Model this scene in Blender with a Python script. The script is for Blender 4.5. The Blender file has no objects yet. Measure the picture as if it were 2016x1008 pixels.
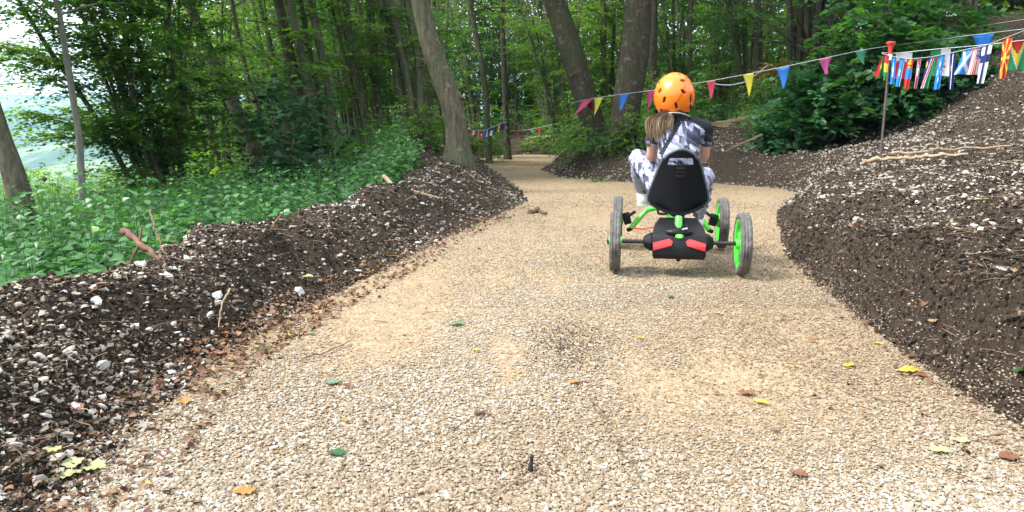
import bpy, math, random
import numpy as np
from mathutils import Vector, Matrix, Quaternion

R = math.radians
rng = np.random.default_rng(11)
random.seed(5)
SC = bpy.context.scene
COL = SC.collection

# ------------------------------------------------------------------ camera
CAMH = 0.87
FPX = 1456.0            # focal length in the photograph's own pixels
PITCH = math.atan((504 - 260) / FPX)
cam_data = bpy.data.cameras.new("camera")
cam = bpy.data.objects.new("camera", cam_data)
COL.objects.link(cam)
cam.location = (0, 0, CAMH)
cam.rotation_euler = (R(90) - PITCH, 0, 0)
cam_data.sensor_width = 36.0
cam_data.lens = 36.0 * FPX / 2016.0
cam_data.clip_start = 0.05
cam_data.clip_end = 12000
SC.camera = cam

# ------------------------------------------------------------------ sky, sun, exposure
SUN_EL, SUN_AZ = R(50), R(-105)      # azimuth measured from +Y towards +X
world = bpy.data.worlds.new("World")
SC.world = world
world.use_nodes = True
wn = world.node_tree.nodes
wl = world.node_tree.links
wn.clear()
wo = wn.new("ShaderNodeOutputWorld")
bg = wn.new("ShaderNodeBackground")
sky = wn.new("ShaderNodeTexSky")
sky.sky_type = 'NISHITA'
sky.sun_disc = False
sky.sun_elevation = SUN_EL
sky.sun_rotation = SUN_AZ
sky.dust_density = 3.0
sky.air_density = 1.2
# thin bright overcast: the clear sky seen through a nearly even veil of white cloud
tcw = wn.new("ShaderNodeTexCoord")
cn = wn.new("ShaderNodeTexNoise")
cn.inputs["Scale"].default_value = 3.0
cn.inputs["Detail"].default_value = 5
cr = wn.new("ShaderNodeMapRange")
cr.inputs[1].default_value = 0.3
cr.inputs[2].default_value = 0.7
cr.inputs[3].default_value = 0.55
cr.inputs[4].default_value = 0.9
mxw = wn.new("ShaderNodeMixRGB")
mxw.inputs[2].default_value = (8.6, 9.0, 9.4, 1)
wl.new(tcw.outputs["Generated"], cn.inputs["Vector"])
wl.new(cn.outputs["Fac"], cr.inputs[0])
wl.new(cr.outputs[0], mxw.inputs[0])
wl.new(sky.outputs[0], mxw.inputs[1])
wl.new(mxw.outputs[0], bg.inputs[0])
wl.new(bg.outputs[0], wo.inputs[0])
bg.inputs[1].default_value = 0.15

sd = bpy.data.lights.new("sun", 'SUN')
sun = bpy.data.objects.new("sun", sd)
COL.objects.link(sun)
sd.energy = 3.6
sd.angle = R(16)
sd.color = (1.0, 0.955, 0.88)
sdir = Vector((math.sin(SUN_AZ) * math.cos(SUN_EL), math.cos(SUN_AZ) * math.cos(SUN_EL), math.sin(SUN_EL)))
sun.rotation_euler = sdir.to_track_quat('Z', 'Y').to_euler()

SC.view_settings.view_transform = 'Standard'
SC.view_settings.look = 'None'
SC.view_settings.gamma = 1.0
SC.view_settings.exposure = 1.27
SC.render.engine = 'CYCLES'
cy = SC.cycles
cy.max_bounces = 7
cy.diffuse_bounces = 4
cy.glossy_bounces = 2
cy.transmission_bounces = 4
cy.transparent_max_bounces = 4
cy.volume_bounces = 0
cy.sample_clamp_indirect = 6
cy.use_denoising = True
cy.caustics_reflective = False
cy.caustics_refractive = False

# ------------------------------------------------------------------ helpers: numbers
def vnoise(x, y, seed=0):
    x = np.asarray(x, float); y = np.asarray(y, float)
    ix = np.floor(x).astype(np.int64); iy = np.floor(y).astype(np.int64)
    fx = x - ix; fy = y - iy
    fx = fx * fx * (3 - 2 * fx); fy = fy * fy * (3 - 2 * fy)
    def h(a, b):
        n = (a * 374761393 + b * 668265263 + seed * 144665179) & 0xffffffff
        n = ((n ^ (n >> 13)) * 1274126177) & 0xffffffff
        n = (n ^ (n >> 16)) & 0xffffffff
        return n / 4294967295.0
    a = h(ix, iy); b = h(ix + 1, iy); c = h(ix, iy + 1); d = h(ix + 1, iy + 1)
    return (a + (b - a) * fx) * (1 - fy) + (c + (d - c) * fx) * fy

def fbm(x, y, octv=4, seed=0, gain=0.5):
    s = 0.0; a = 1.0; t = 0.0
    for k in range(octv):
        s = s + a * (vnoise(x * 2 ** k + 17.3 * k, y * 2 ** k - 9.1 * k, seed + k) - 0.5)
        t += a; a *= gain
    return s / t * 2

def sm(a, b, x):
    t = np.clip((x - a) / (b - a), 0, 1)
    return t * t * (3 - 2 * t)

CT, ST = math.cos(PITCH), math.sin(PITCH)
def PX(px, py, Y):
    """point of the place that the photograph shows at pixel (px, py), at distance Y"""
    u = (px - 1008) / FPX; v = (504 - py) / FPX
    t = Y / (CT + v * ST)
    return (u * t, Y, CAMH + t * (-ST + v * CT))

def GP(px, py, z=0.0):
    u = (px - 1008) / FPX; v = (504 - py) / FPX
    t = (z - CAMH) / (-ST + v * CT)
    return (u * t, t * (CT + v * ST))

# ------------------------------------------------------------------ helpers: meshes and objects
def tag(o, label=None, cat=None, group=None, kind=None):
    if label: o["label"] = label
    if cat: o["category"] = cat
    if group: o["group"] = group
    if kind: o["kind"] = kind
    return o

def link(o, parent=None):
    COL.objects.link(o)
    if parent is not None: o.parent = parent
    return o

def empty(name, loc=(0, 0, 0), rz=0.0, label=None, cat=None, group=None):
    o = bpy.data.objects.new(name, None)
    o.empty_display_size = 0.2
    COL.objects.link(o)
    o.location = loc; o.rotation_euler = (0, 0, rz)
    tag(o, label, cat, group)
    return o

def copy_tree(o, parent=None):
    c = o.copy(); COL.objects.link(c); c.parent = parent
    for ch in list(o.children): copy_tree(ch, c)
    return c

def mesh_np(name, V, Fs, smooth=False, attrs=None, mats=(), matidx=None, color=None):
    """Fs: list of int arrays (m,k)"""
    V = np.asarray(V, np.float32).reshape(-1, 3)
    if not isinstance(Fs, list): Fs = [Fs]
    Fs = [np.asarray(f, np.int32) for f in Fs if len(f)]
    me = bpy.data.meshes.new(name)
    me.vertices.add(len(V)); me.vertices.foreach_set("co", V.ravel())
    loops = np.concatenate([f.ravel() for f in Fs])
    sizes = np.concatenate([np.full(len(f), f.shape[1], np.int32) for f in Fs])
    starts = np.concatenate([[0], np.cumsum(sizes)[:-1]]).astype(np.int32)
    me.loops.add(len(loops)); me.loops.foreach_set("vertex_index", loops.astype(np.int32))
    me.polygons.add(len(sizes)); me.polygons.foreach_set("loop_start", starts)
    if matidx is not None: me.polygons.foreach_set("material_index", np.asarray(matidx, np.int32))
    me.polygons.foreach_set("use_smooth", np.full(len(sizes), bool(smooth)))
    for m in mats: me.materials.append(m)
    me.update(calc_edges=True)
    if attrs:
        for k, a in attrs.items():
            at = me.attributes.new(k, 'FLOAT', 'POINT'); at.data.foreach_set("value", np.asarray(a, np.float32))
    if color is not None:
        at = me.attributes.new("tint", 'FLOAT_COLOR', 'POINT')
        c = np.ones((len(V), 4), np.float32); c[:, :3] = color
        at.data.foreach_set("color", c.ravel())
    return me

def obj(name, me, parent=None, **kw):
    o = bpy.data.objects.new(name, me)
    link(o, parent)
    tag(o, **kw)
    return o

def frame_of(d, up=(0, 0, 1)):
    d = np.asarray(d, float); d = d / (np.linalg.norm(d) + 1e-12)
    u = np.asarray(up, float)
    if abs(np.dot(u, d)) > 0.97: u = np.array((1.0, 0, 0)) if abs(d[0]) < 0.9 else np.array((0, 1.0, 0))
    x = np.cross(u, d); x /= np.linalg.norm(x)
    y = np.cross(d, x)
    return x, y, d

class MB:
    """collects shapes for ONE mesh"""
    def __init__(s): s.V = []; s.F = []; s.M = []; s.n = 0
    def add(s, V, F, m=0):
        V = np.asarray(V, float).reshape(-1, 3)
        for f in F:
            s.F.append([int(i) + s.n for i in f]); s.M.append(m)
        s.V.append(V); s.n += len(V)
    def box(s, c, size, m=0, rot=None):
        h = np.array(size) / 2.0
        V = np.array([(x, y, z) for x in (-1, 1) for y in (-1, 1) for z in (-1, 1)]) * h
        if rot is not None: V = V @ np.array(rot.to_matrix()).T
        s.add(V + np.array(c), [(0, 1, 3, 2), (4, 6, 7, 5), (0, 4, 5, 1), (2, 3, 7, 6), (0, 2, 6, 4), (1, 5, 7, 3)], m)
    def tube(s, pts, rad, seg=8, m=0, caps=True, up=(0, 0, 1)):
        pts = np.asarray(pts, float); n = len(pts)
        rad = np.broadcast_to(np.asarray(rad, float).reshape(-1, 1) if np.ndim(rad) else np.full((n, 1), rad), (n, 1)) if np.ndim(rad) < 2 else np.asarray(rad)
        if rad.shape[1] == 1: rad = np.repeat(rad, 2, 1)
        V = []; x = None
        for i in range(n):
            d = pts[min(i + 1, n - 1)] - pts[max(i - 1, 0)]
            d = d / (np.linalg.norm(d) + 1e-12)
            if x is None: x, y, _ = frame_of(d, up)
            else:
                x = x - d * np.dot(x, d); x /= np.linalg.norm(x) + 1e-12; y = np.cross(d, x)
            a = np.arange(seg) * 2 * math.pi / seg
            V.append(pts[i] + np.outer(np.cos(a), x) * rad[i, 0] + np.outer(np.sin(a), y) * rad[i, 1])
        V = np.concatenate(V)
        F = [(i * seg + j, i * seg + (j + 1) % seg, (i + 1) * seg + (j + 1) % seg, (i + 1) * seg + j) for i in range(n - 1) for j in range(seg)]
        if caps:
            F.append(tuple(range(seg - 1, -1, -1))); F.append(tuple((n - 1) * seg + j for j in range(seg)))
        s.add(V, F, m)
    def lathe(s, prof, origin, axis, seg=24, m=0, closed=False):
        """prof: (offset along axis, radius)"""
        x, y, d = frame_of(axis)
        a = np.arange(seg) * 2 * math.pi / seg
        V = np.concatenate([np.array(origin) + d * p[0] + (np.outer(np.cos(a), x) + np.outer(np.sin(a), y)) * p[1] for p in prof])
        n = len(prof)
        F = [(i * seg + j, i * seg + (j + 1) % seg, (i + 1) % n * seg + (j + 1) % seg, (i + 1) % n * seg + j) for i in range(n if closed else n - 1) for j in range(seg)]
        if not closed:
            F.append(tuple(range(seg - 1, -1, -1))); F.append(tuple((n - 1) * seg + j for j in range(seg)))
        s.add(V, F, m)
    def ellipsoid(s, c, r, m=0, nu=16, nv=10, rot=None):
        V = []; F = []
        for i in range(nv + 1):
            t = math.pi * i / nv
            for j in range(nu):
                p = 2 * math.pi * j / nu
                V.append((math.sin(t) * math.cos(p) * r[0], math.sin(t) * math.sin(p) * r[1], math.cos(t) * r[2]))
        for i in range(nv):
            for j in range(nu):
                F.append((i * nu + j, (i + 1) * nu + j, (i + 1) * nu + (j + 1) % nu, i * nu + (j + 1) % nu))
        V = np.array(V)
        if rot is not None: V = V @ np.array(rot.to_matrix()).T
        s.add(V + np.array(c), F, m)
    def prism(s, poly, y0, y1, m=0, scale1=1.0, mat=None):
        """poly of (x, z) pushed from y0 to y1"""
        n = len(poly)
        V = [(p[0], y0, p[1]) for p in poly] + [(p[0] * scale1, y1, p[1]) for p in poly]
        F = [tuple(range(n)), tuple(range(2 * n - 1, n - 1, -1))] + [(i, n + i, n + (i + 1) % n, (i + 1) % n) for i in range(n)]
        s.add(V, F, m)
    def build(s, name, mats, parent=None, smooth=True, bevel=0.0, **kw):
        me = bpy.data.meshes.new(name)
        V = np.concatenate(s.V)
        me.from_pydata(V.tolist(), [], s.F)
        for m in (mats if isinstance(mats, (list, tuple)) else [mats]): me.materials.append(m)
        me.polygons.foreach_set("material_index", s.M)
        me.polygons.foreach_set("use_smooth", [bool(smooth)] * len(s.F))
        me.update()
        import bmesh
        bm = bmesh.new(); bm.from_mesh(me); bmesh.ops.remove_doubles(bm, verts=bm.verts, dist=1e-6)
        bmesh.ops.recalc_face_normals(bm, faces=bm.faces)
        if bevel:
            eds = [e for e in bm.edges if len(e.link_faces) == 2 and e.calc_face_angle(0) > 0.5]
            bmesh.ops.bevel(bm, geom=eds, offset=bevel, segments=2, affect='EDGES', profile=0.6, clamp_overlap=True)
        if smooth:
            for e in bm.edges:
                if len(e.link_faces) == 2 and e.calc_face_angle(0) > 0.75: e.smooth = False
        bm.to_mesh(me); bm.free()
        return obj(name, me, parent, **kw)

# instancing of small templates into one mesh -------------------------------
def inst(TV, TF, P, X, Y, Z, S):
    """TV (k,3) template, TF (m,c) faces, P (n,3), axes (n,3), S (n,) or (n,3)"""
    n = len(P); k = len(TV)
    S = np.asarray(S, float)
    if S.ndim == 1: S = np.repeat(S[:, None], 3, 1)
    if TV.ndim == 2: TV = np.broadcast_to(TV, (n, k, 3))
    k = TV.shape[1]
    T = TV * S[:, None, :]
    V = P[:, None, :] + T[:, :, 0:1] * X[:, None, :] + T[:, :, 1:2] * Y[:, None, :] + T[:, :, 2:3] * Z[:, None, :]
    F = TF[None] + (np.arange(n) * k)[:, None, None]
    return V.reshape(-1, 3), F.reshape(-1, TF.shape[1])

def nrm(a): return a / (np.linalg.norm(a, axis=-1, keepdims=True) + 1e-9)

def axes_from(dirv, normal):
    """Y along dirv, Z near normal"""
    Y = nrm(dirv); X = nrm(np.cross(Y, normal)); Z = np.cross(X, Y)
    return X, Y, Z

# leaf templates: leaf lies in XY, base at origin, tip at +Y, length 1
def leaf_template(kind):
    if kind == "far":       # folded rhomb, two faces
        V = [(0, 0, 0), (0.33, 0.45, 0.07), (0, 1, -0.05), (-0.33, 0.45, 0.07)]
        F = [(0, 1, 2), (0, 2, 3)]
    elif kind == "oval":
        V = [(0, 0, 0), (0.22, 0.14, .03), (0.36, 0.42, 0.06), (0.24, 0.76, 0.02), (0, 1.0, -0.08),
             (-0.24, 0.76, 0.02), (-0.36, 0.42, 0.06), (-0.22, 0.14, .03), (0, 0.45, 0)]
        F = [(0, 1, 8), (1, 2, 8), (2, 3, 8), (3, 4, 8), (4, 5, 8), (5, 6, 8), (6, 7, 8), (7, 0, 8)]
    elif kind == "round":
        V = [(0, 0.08, 0), (0.30, 0.0, .03), (0.50, 0.35, 0.05), (0.42, 0.72, 0.02), (0.12, 0.88, -0.03), (0, 1.04, -0.09),
             (-0.12, 0.88, -0.03), (-0.42, 0.72, 0.02), (-0.50, 0.35, 0.05), (-0.30, 0.0, .03), (0, 0.45, -0.01)]
        F = [(i, (i + 1) % 10, 10) for i in range(10)]
    elif kind == "nettle":
        V = [(0, 0, 0), (0.27, 0.10, .05), (0.36, 0.32, 0.05), (0.25, 0.60, 0.0), (0.11, 0.82, -.05), (0, 1.05, -0.14),
             (-0.11, 0.82, -.05), (-0.25, 0.60, 0.0), (-0.36, 0.32, 0.05), (-0.27, 0.10, .05), (0, 0.35, 0.0)]
        F = [(i, (i + 1) % 10, 10) for i in range(10)]
    return np.array(V, float), np.array(F, int)

# ------------------------------------------------------------------ helpers: materials
def mat_new(name):
    m = bpy.data.materials.new(name); m.use_nodes = True
    nt = m.node_tree; nt.nodes.clear()
    out = nt.nodes.new("ShaderNodeOutputMaterial")
    p = nt.nodes.new("ShaderNodeBsdfPrincipled")
    nt.links.new(p.outputs[0], out.inputs[0])
    return m, nt, p, out

def ramp(nt, fac, stops, interp='LINEAR'):
    r = nt.nodes.new("ShaderNodeValToRGB"); r.color_ramp.interpolation = interp
    e = r.color_ramp.elements
    while len(e) < len(stops): e.new(0.5)
    for i, (p, c) in enumerate(stops):
        e[i].position = p; e[i].color = (*c, 1)
    nt.links.new(fac, r.inputs[0])
    return r.outputs[0]

def texco(nt, scale=(1, 1, 1), which="Object", rot=(0, 0, 0)):
    t = nt.nodes.new("ShaderNodeTexCoord"); mp = nt.nodes.new("ShaderNodeMapping")
    mp.inputs["Scale"].default_value = scale; mp.inputs["Rotation"].default_value = rot
    nt.links.new(t.outputs[which], mp.inputs[0])
    return mp.outputs[0]

def noise(nt, vec, scale, detail=4, rough=0.6, out="Fac"):
    n = nt.nodes.new("ShaderNodeTexNoise"); n.inputs["Scale"].default_value = scale
    n.inputs["Detail"].default_value = detail; n.inputs["Roughness"].default_value = rough
    if vec is not None: nt.links.new(vec, n.inputs["Vector"])
    return n.outputs[out]

def voro(nt, vec, scale, out="Distance", feature='F1'):
    n = nt.nodes.new("ShaderNodeTexVoronoi"); n.feature = feature; n.inputs["Scale"].default_value = scale
    nt.links.new(vec, n.inputs["Vector"])
    return n.outputs[out]

def bump(nt, p, height, strength=0.3, dist=0.01):
    b = nt.nodes.new("ShaderNodeBump"); b.inputs["Strength"].default_value = strength; b.inputs["Distance"].default_value = dist
    nt.links.new(height, b.inputs["Height"]); nt.links.new(b.outputs[0], p.inputs["Normal"])
    return b

def mixc(nt, fac, a, b, mode='MIX'):
    m = nt.nodes.new("ShaderNodeMixRGB"); m.blend_type = mode
    for i, v in ((0, fac), (1, a), (2, b)):
        if hasattr(v, "links"): nt.links.new(v, m.inputs[i])
        elif i == 0: m.inputs[0].default_value = v
        else: m.inputs[i].default_value = (*v, 1)
    return m.outputs[0]

def mth(nt, op, a, b=None):
    m = nt.nodes.new("ShaderNodeMath"); m.operation = op
    for i, v in ((0, a), (1, b)):
        if v is None: continue
        if hasattr(v, "links"): nt.links.new(v, m.inputs[i])
        else: m.inputs[i].default_value = v
    return m.outputs[0]

def plain(name, col, rough=0.5, var=0.12, scale=30, bmp=0.0, metal=0.0, spec=0.5, coat=0.0, dirt=None):
    """a painted or moulded surface with slight unevenness and, if asked, dust"""
    m, nt, p, _ = mat_new(name)
    v = texco(nt)
    n = noise(nt, v, scale)
    a = tuple(max(0, c * (1 - var)) for c in col); b = tuple(min(1, c * (1 + var)) for c in col)
    c = ramp(nt, n, [(0.3, a), (0.7, b)])
    if dirt:
        n2 = noise(nt, v, dirt[1], 5, 0.7)
        f = ramp(nt, n2, [(dirt[2], (0, 0, 0)), (dirt[2] + 0.25, (1, 1, 1))])
        f = mth(nt, 'MULTIPLY', f, dirt[3])
        c = mixc(nt, f, c, dirt[0])
    nt.links.new(c, p.inputs["Base Color"])
    rr = nt.nodes.new("ShaderNodeMapRange"); rr.inputs[3].default_value = max(0.02, rough - 0.08); rr.inputs[4].default_value = min(1, rough + 0.12)
    nt.links.new(n, rr.inputs[0]); nt.links.new(rr.outputs[0], p.inputs["Roughness"])
    p.inputs["Metallic"].default_value = metal
    p.inputs["Specular IOR Level"].default_value = spec
    p.inputs["Coat Weight"].default_value = coat
    if bmp: bump(nt, p, n, bmp, 0.004)
    return m

def leaf_mat(name, stops, trans=0.35, rough=0.45, tcol=None, spec=0.5):
    m, nt, p, out = mat_new(name)
    at = nt.nodes.new("ShaderNodeAttribute"); at.attribute_name = "rnd"
    c = ramp(nt, at.outputs["Fac"], stops)
    v = texco(nt)
    n = noise(nt, v, 1.3, 2)
    c = mixc(nt, mth(nt, 'MULTIPLY', n, 0.35), c, stops[0][1])
    nt.links.new(c, p.inputs["Base Color"])
    p.inputs["Roughness"].default_value = rough
    p.inputs["Specular IOR Level"].default_value = spec
    tr = nt.nodes.new("ShaderNodeBsdfTranslucent")
    tc = mixc(nt, 1.0, c, tcol or (1.9, 1.75, 0.6), 'MULTIPLY')
    nt.links.new(tc, tr.inputs[0])
    mx = nt.nodes.new("ShaderNodeMixShader"); mx.inputs[0].default_value = trans
    nt.links.new(p.outputs[0], mx.inputs[1]); nt.links.new(tr.outputs[0], mx.inputs[2])
    nt.links.new(mx.outputs[0], out.inputs[0])
    return m

def attr_mat(name, stops, rough=0.85, nscale=60, nmix=0.25, bmp=0.3, spec=0.2, interp='LINEAR'):
    m, nt, p, _ = mat_new(name)
    at = nt.nodes.new("ShaderNodeAttribute"); at.attribute_name = "rnd"
    c = ramp(nt, at.outputs["Fac"], stops, interp)
    n = noise(nt, texco(nt), nscale, 4)
    dk = ramp(nt, n, [(0.3, (0.62, 0.60, 0.57)), (0.65, (1, 1, 1))])
    c = mixc(nt, nmix * 2, c, mixc(nt, 1.0, c, dk, 'MULTIPLY'))
    nt.links.new(c, p.inputs["Base Color"])
    p.inputs["Roughness"].default_value = rough; p.inputs["Specular IOR Level"].default_value = spec
    if bmp: bump(nt, p, n, bmp, 0.003)
    return m

def bark_mat(name, a, b, scale=6.0, moss=0.3):
    m, nt, p, _ = mat_new(name)
    v = texco(nt, (1, 1, 0.16))
    n = noise(nt, v, scale * 5, 6, 0.65)
    c = ramp(nt, n, [(0.3, a), (0.7, b)])
    v2 = texco(nt)
    n2 = noise(nt, v2, 1.6, 4)
    c = mixc(nt, mth(nt, 'MULTIPLY', ramp(nt, n2, [(0.42, (0, 0, 0)), (0.65, (1, 1, 1))]), moss), c, (0.045, 0.075, 0.03))
    n3 = noise(nt, v2, 9, 5, 0.7)
    c = mixc(nt, mth(nt, 'MULTIPLY', ramp(nt, n3, [(0.56, (0, 0, 0)), (0.66, (1, 1, 1))]), 0.45), c, (0.20, 0.19, 0.155))
    nt.links.new(c, p.inputs["Base Color"])
    p.inputs["Roughness"].default_value = 0.9; p.inputs["Specular IOR Level"].default_value = 0.2
    bump(nt, p, n, 0.5, 0.02)
    return m

# ------------------------------------------------------------------ the shape of the land
def pts2(*a): return [GP(px, py) for px, py in a]
edge_left = [(-1.05, -4.0), (-1.05, 0.8)] + pts2((150, 1008), (265, 860), (410, 722), (520, 655), (640, 592), (760, 528), (880, 470), (965, 430), (1040, 397), (1025, 374), (990, 347), (955, 324), (948, 312))
edge_far = [(-0.6, 27.5), (0.2, 28.8), (3.0, 29.6), (9.0, 31.0)]
edge_island_back = [(9.0, 27.5), (4.0, 26.2), (2.0, 23.5), (1.0, 20.0)]
edge_island = pts2((1062, 334), (1110, 350), (1200, 357), (1290, 362), (1400, 361), (1530, 370)) + [(4.15, 10.9)]
edge_right = [(4.1, 10.2)] + pts2((1545, 394), (1528, 425), (1535, 455), (1545, 500), (1600, 556), (1655, 600), (1715, 645), (1790, 705), (1870, 765), (1990, 835)) + [(1.62, 1.2), (1.7, -4.0)]
PATH = np.array(edge_left + edge_far + edge_island_back + edge_island + edge_right)

def path_sd(x, y):
    """distance outside (+) / inside (-) the gravel path"""
    x = np.asarray(x, float); y = np.asarray(y, float)
    A = PATH; B = np.roll(PATH, -1, 0)
    best = np.full(x.shape, 1e9); inside = np.zeros(x.shape, bool)
    for a, b in zip(A, B):
        e = b - a; wx = x - a[0]; wy = y - a[1]
        t = np.clip((wx * e[0] + wy * e[1]) / (e @ e), 0, 1)
        d = (wx - t * e[0]) ** 2 + (wy - t * e[1]) ** 2
        best = np.minimum(best, d)
        c = ((a[1] > y) != (b[1] > y))
        xi = a[0] + (y - a[1]) * e[0] / (e[1] if abs(e[1]) > 1e-9 else 1e-9)
        inside ^= (c & (x < xi))
    d = np.sqrt(best)
    return np.where(inside, -d, d)

def region(x, y):
    xm = np.interp(y, [-5, 3, 6, 9, 12, 16, 20, 26, 29], [0.3, 0.3, 0.6, 1.2, 1.0, 0.3, 0.0, 0.4, -0.8])
    left = x < xm
    return left

def HB(x, y):
    """land height without the small roughness; also the distance to the path"""
    x = np.asarray(x, float); y = np.asarray(y, float)
    d0 = path_sd(x, y)
    d = d0 + 0.10 * fbm(x * 1.7, y * 1.7, 3, 3) * sm(0.02, 0.6, np.abs(d0))
    dd = np.clip(d, 0, None)
    left = region(x, y)
    # left berm
    hc = np.interp(y, [0, 2, 4, 6, 8, 10, 13, 18, 28], [0.30, 0.30, 0.29, 0.30, 0.36, 0.50, 0.62, 0.72, 0.75])
    wc = np.interp(y, [0, 2, 4, 6, 8, 10, 13, 18, 28], [0.62, 0.62, 0.60, 0.62, 0.72, 1.1, 1.25, 1.0, 0.9])
    hc = hc * (1 + 0.28 * fbm(x * 0.9, y * 0.9, 2, 8))
    t = dd / wc
    berm = hc * sm(0, 1, t) * (1 - sm(1.15, 2.3, t))
    gl = -0.28 * sm(1.15, 2.6, t)
    slope = -0.10 * np.clip(dd - 3, 0, None)
    valley = -0.42 * np.clip(-x - 7.2, 0, None) * sm(0, 3, y + 2) 
    Lh = berm + gl + slope + valley
    # right bank
    hb = np.interp(y, [0, 2.3, 4, 6, 8.5, 10.5, 12], [0.37, 0.36, 0.28, 0.23, 0.24, 0.5, 0.5])
    hb = hb * (1 + 0.45 * fbm(x * 1.3 + 5, y * 1.3, 3, 4))
    wb = np.interp(y, [0, 2.5, 4, 6, 9], [0.11, 0.12, 0.17, 0.32, 0.6])
    Rh = hb * sm(0, 1, dd / wb) + 0.19 * dd + 0.42 * np.clip(dd - 2.3, 0, 3.2) * sm(2.1, 3.2, dd)
    # island
    Ih = 0.40 * sm(0, 1, dd / 0.7) + 0.17 * np.clip(dd - 0.2, 0, None) + 0.42 * np.clip(x - 5.6 - 0.12 * np.clip(y - 13, 0, None), 0, 4)
    # far bank
    Fh = 1.0 * sm(0, 1, dd / 2.6) + 0.10 * np.clip(dd - 1, 0, None)
    wI = sm(9.6, 12.8, y)
    wF = sm(25.5, 29.5, y)
    rh = Rh * (1 - wI) + Ih * wI
    rh = rh * (1 - wF) + Fh * wF
    xm = -0.8
    wl_ = np.where(y < 29, left.astype(float), 1 - sm(-5, 3, x))
    h = Lh * wl_ + rh * (1 - wl_)
    h = h + 0.10 * fbm(x * 0.35, y * 0.35, 3, 21) * sm(0.6, 4, dd)
    r = np.hypot(x, y)
    # far country: the slope falls into the valley and the opposite hill rises
    az = np.arctan2(x, y)
    hill = -110 + 250 * sm(900, 3700, r + 260 * np.sin(az * 11)) + 38 * fbm(x * 0.0026, y * 0.0026, 6, 31)
    flat_w = sm(60, 260, r)
    lefty = 1 - sm(R(-22), R(10), az)
    farh = hill * lefty + (20 + 3 * fbm(x * 0.02, y * 0.02, 3, 9)) * (1 - lefty)
    h = np.clip(h, -60, 16) * (1 - flat_w) + farh * flat_w
    return h, d

def H(x, y, fine=True):
    h, d = HB(x, y)
    if fine:
        soil = sm(0.0, 0.22, d) * (1 - sm(3.5, 7, d))
        cl = fbm(x * 7, y * 7, 4, 41, 0.62)
        cl2 = np.abs(fbm(x * 21, y * 21, 3, 45, 0.6))
        lump = fbm(x * 2.6, y * 2.6, 3, 43)
        h = h + soil * (0.052 * cl - 0.026 * cl2 + 0.085 * lump)
        h = h + (1 - region(x, y)) * sm(.05, .2, d) * (1 - sm(.5, 1.4, d)) * (y < 9) * 0.06 * fbm(x * 4.2, y * 4.2, 3, 47)
        pin = 1 - sm(-0.05, 0.1, d)
        h = h + pin * (0.010 * fbm(x * 1.3, y * 1.3, 3, 51) + 0.006 * fbm(x * 6, y * 6, 2, 52))
    return h, d

def hz(x, y):
    a, _ = H(np.array([float(x)]), np.array([float(y)]))
    return float(a[0])
# ================================================================== materials of the land
def mat_path():
    m, nt, p, _ = mat_new("gravel_bed")
    v = texco(nt)
    big = noise(nt, v, 0.9, 4, 0.6)
    mid = noise(nt, v, 14, 5, 0.7)
    base = ramp(nt, big, [(0.35, (0.215, 0.16, 0.104)), (0.55, (0.215, 0.146, 0.085)), (0.7, (0.225, 0.172, 0.112))])
    base = mixc(nt, 0.45, base, ramp(nt, mid, [(0.3, (0.23, 0.16, 0.09)), (0.7, (0.55, 0.44, 0.30))]))
    vo = nt.nodes.new("ShaderNodeTexVoronoi"); vo.inputs["Scale"].default_value = 62
    nt.links.new(v, vo.inputs["Vector"])
    sep = nt.nodes.new("ShaderNodeSeparateColor"); nt.links.new(vo.outputs["Color"], sep.inputs[0])
    pc = ramp(nt, sep.outputs[0], [(0.0, (0.28, 0.235, 0.165)), (0.3, (0.23, 0.17, 0.105)), (0.55, (0.31, 0.27, 0.205)), (0.75, (0.16, 0.11, 0.065)), (0.9, (0.37, 0.345, 0.295))], 'CONSTANT')
    near = ramp(nt, vo.outputs["Distance"], [(0.35, (1, 1, 1)), (0.55, (0, 0, 0))])
    c = mixc(nt, mth(nt, 'MULTIPLY', near, 0.62), base, pc)
    vf = noise(nt, v, 190, 3, 0.7)
    c = mixc(nt, 0.5, c, mixc(nt, 1.0, c, ramp(nt, vf, [(0.35, (0.55, 0.5, 0.45)), (0.6, (1.1, 1.1, 1.1))]), 'MULTIPLY'))
    nt.links.new(c, p.inputs["Base Color"]); p.inputs["Roughness"].default_value = 0.95
    p.inputs["Specular IOR Level"].default_value = 0.15
    hh = mth(nt, 'ADD', mth(nt, 'MULTIPLY', vo.outputs["Distance"], -1.0), mth(nt, 'MULTIPLY', vf, 0.5))
    bump(nt, p, hh, 0.8, 0.006)
    return m

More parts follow.
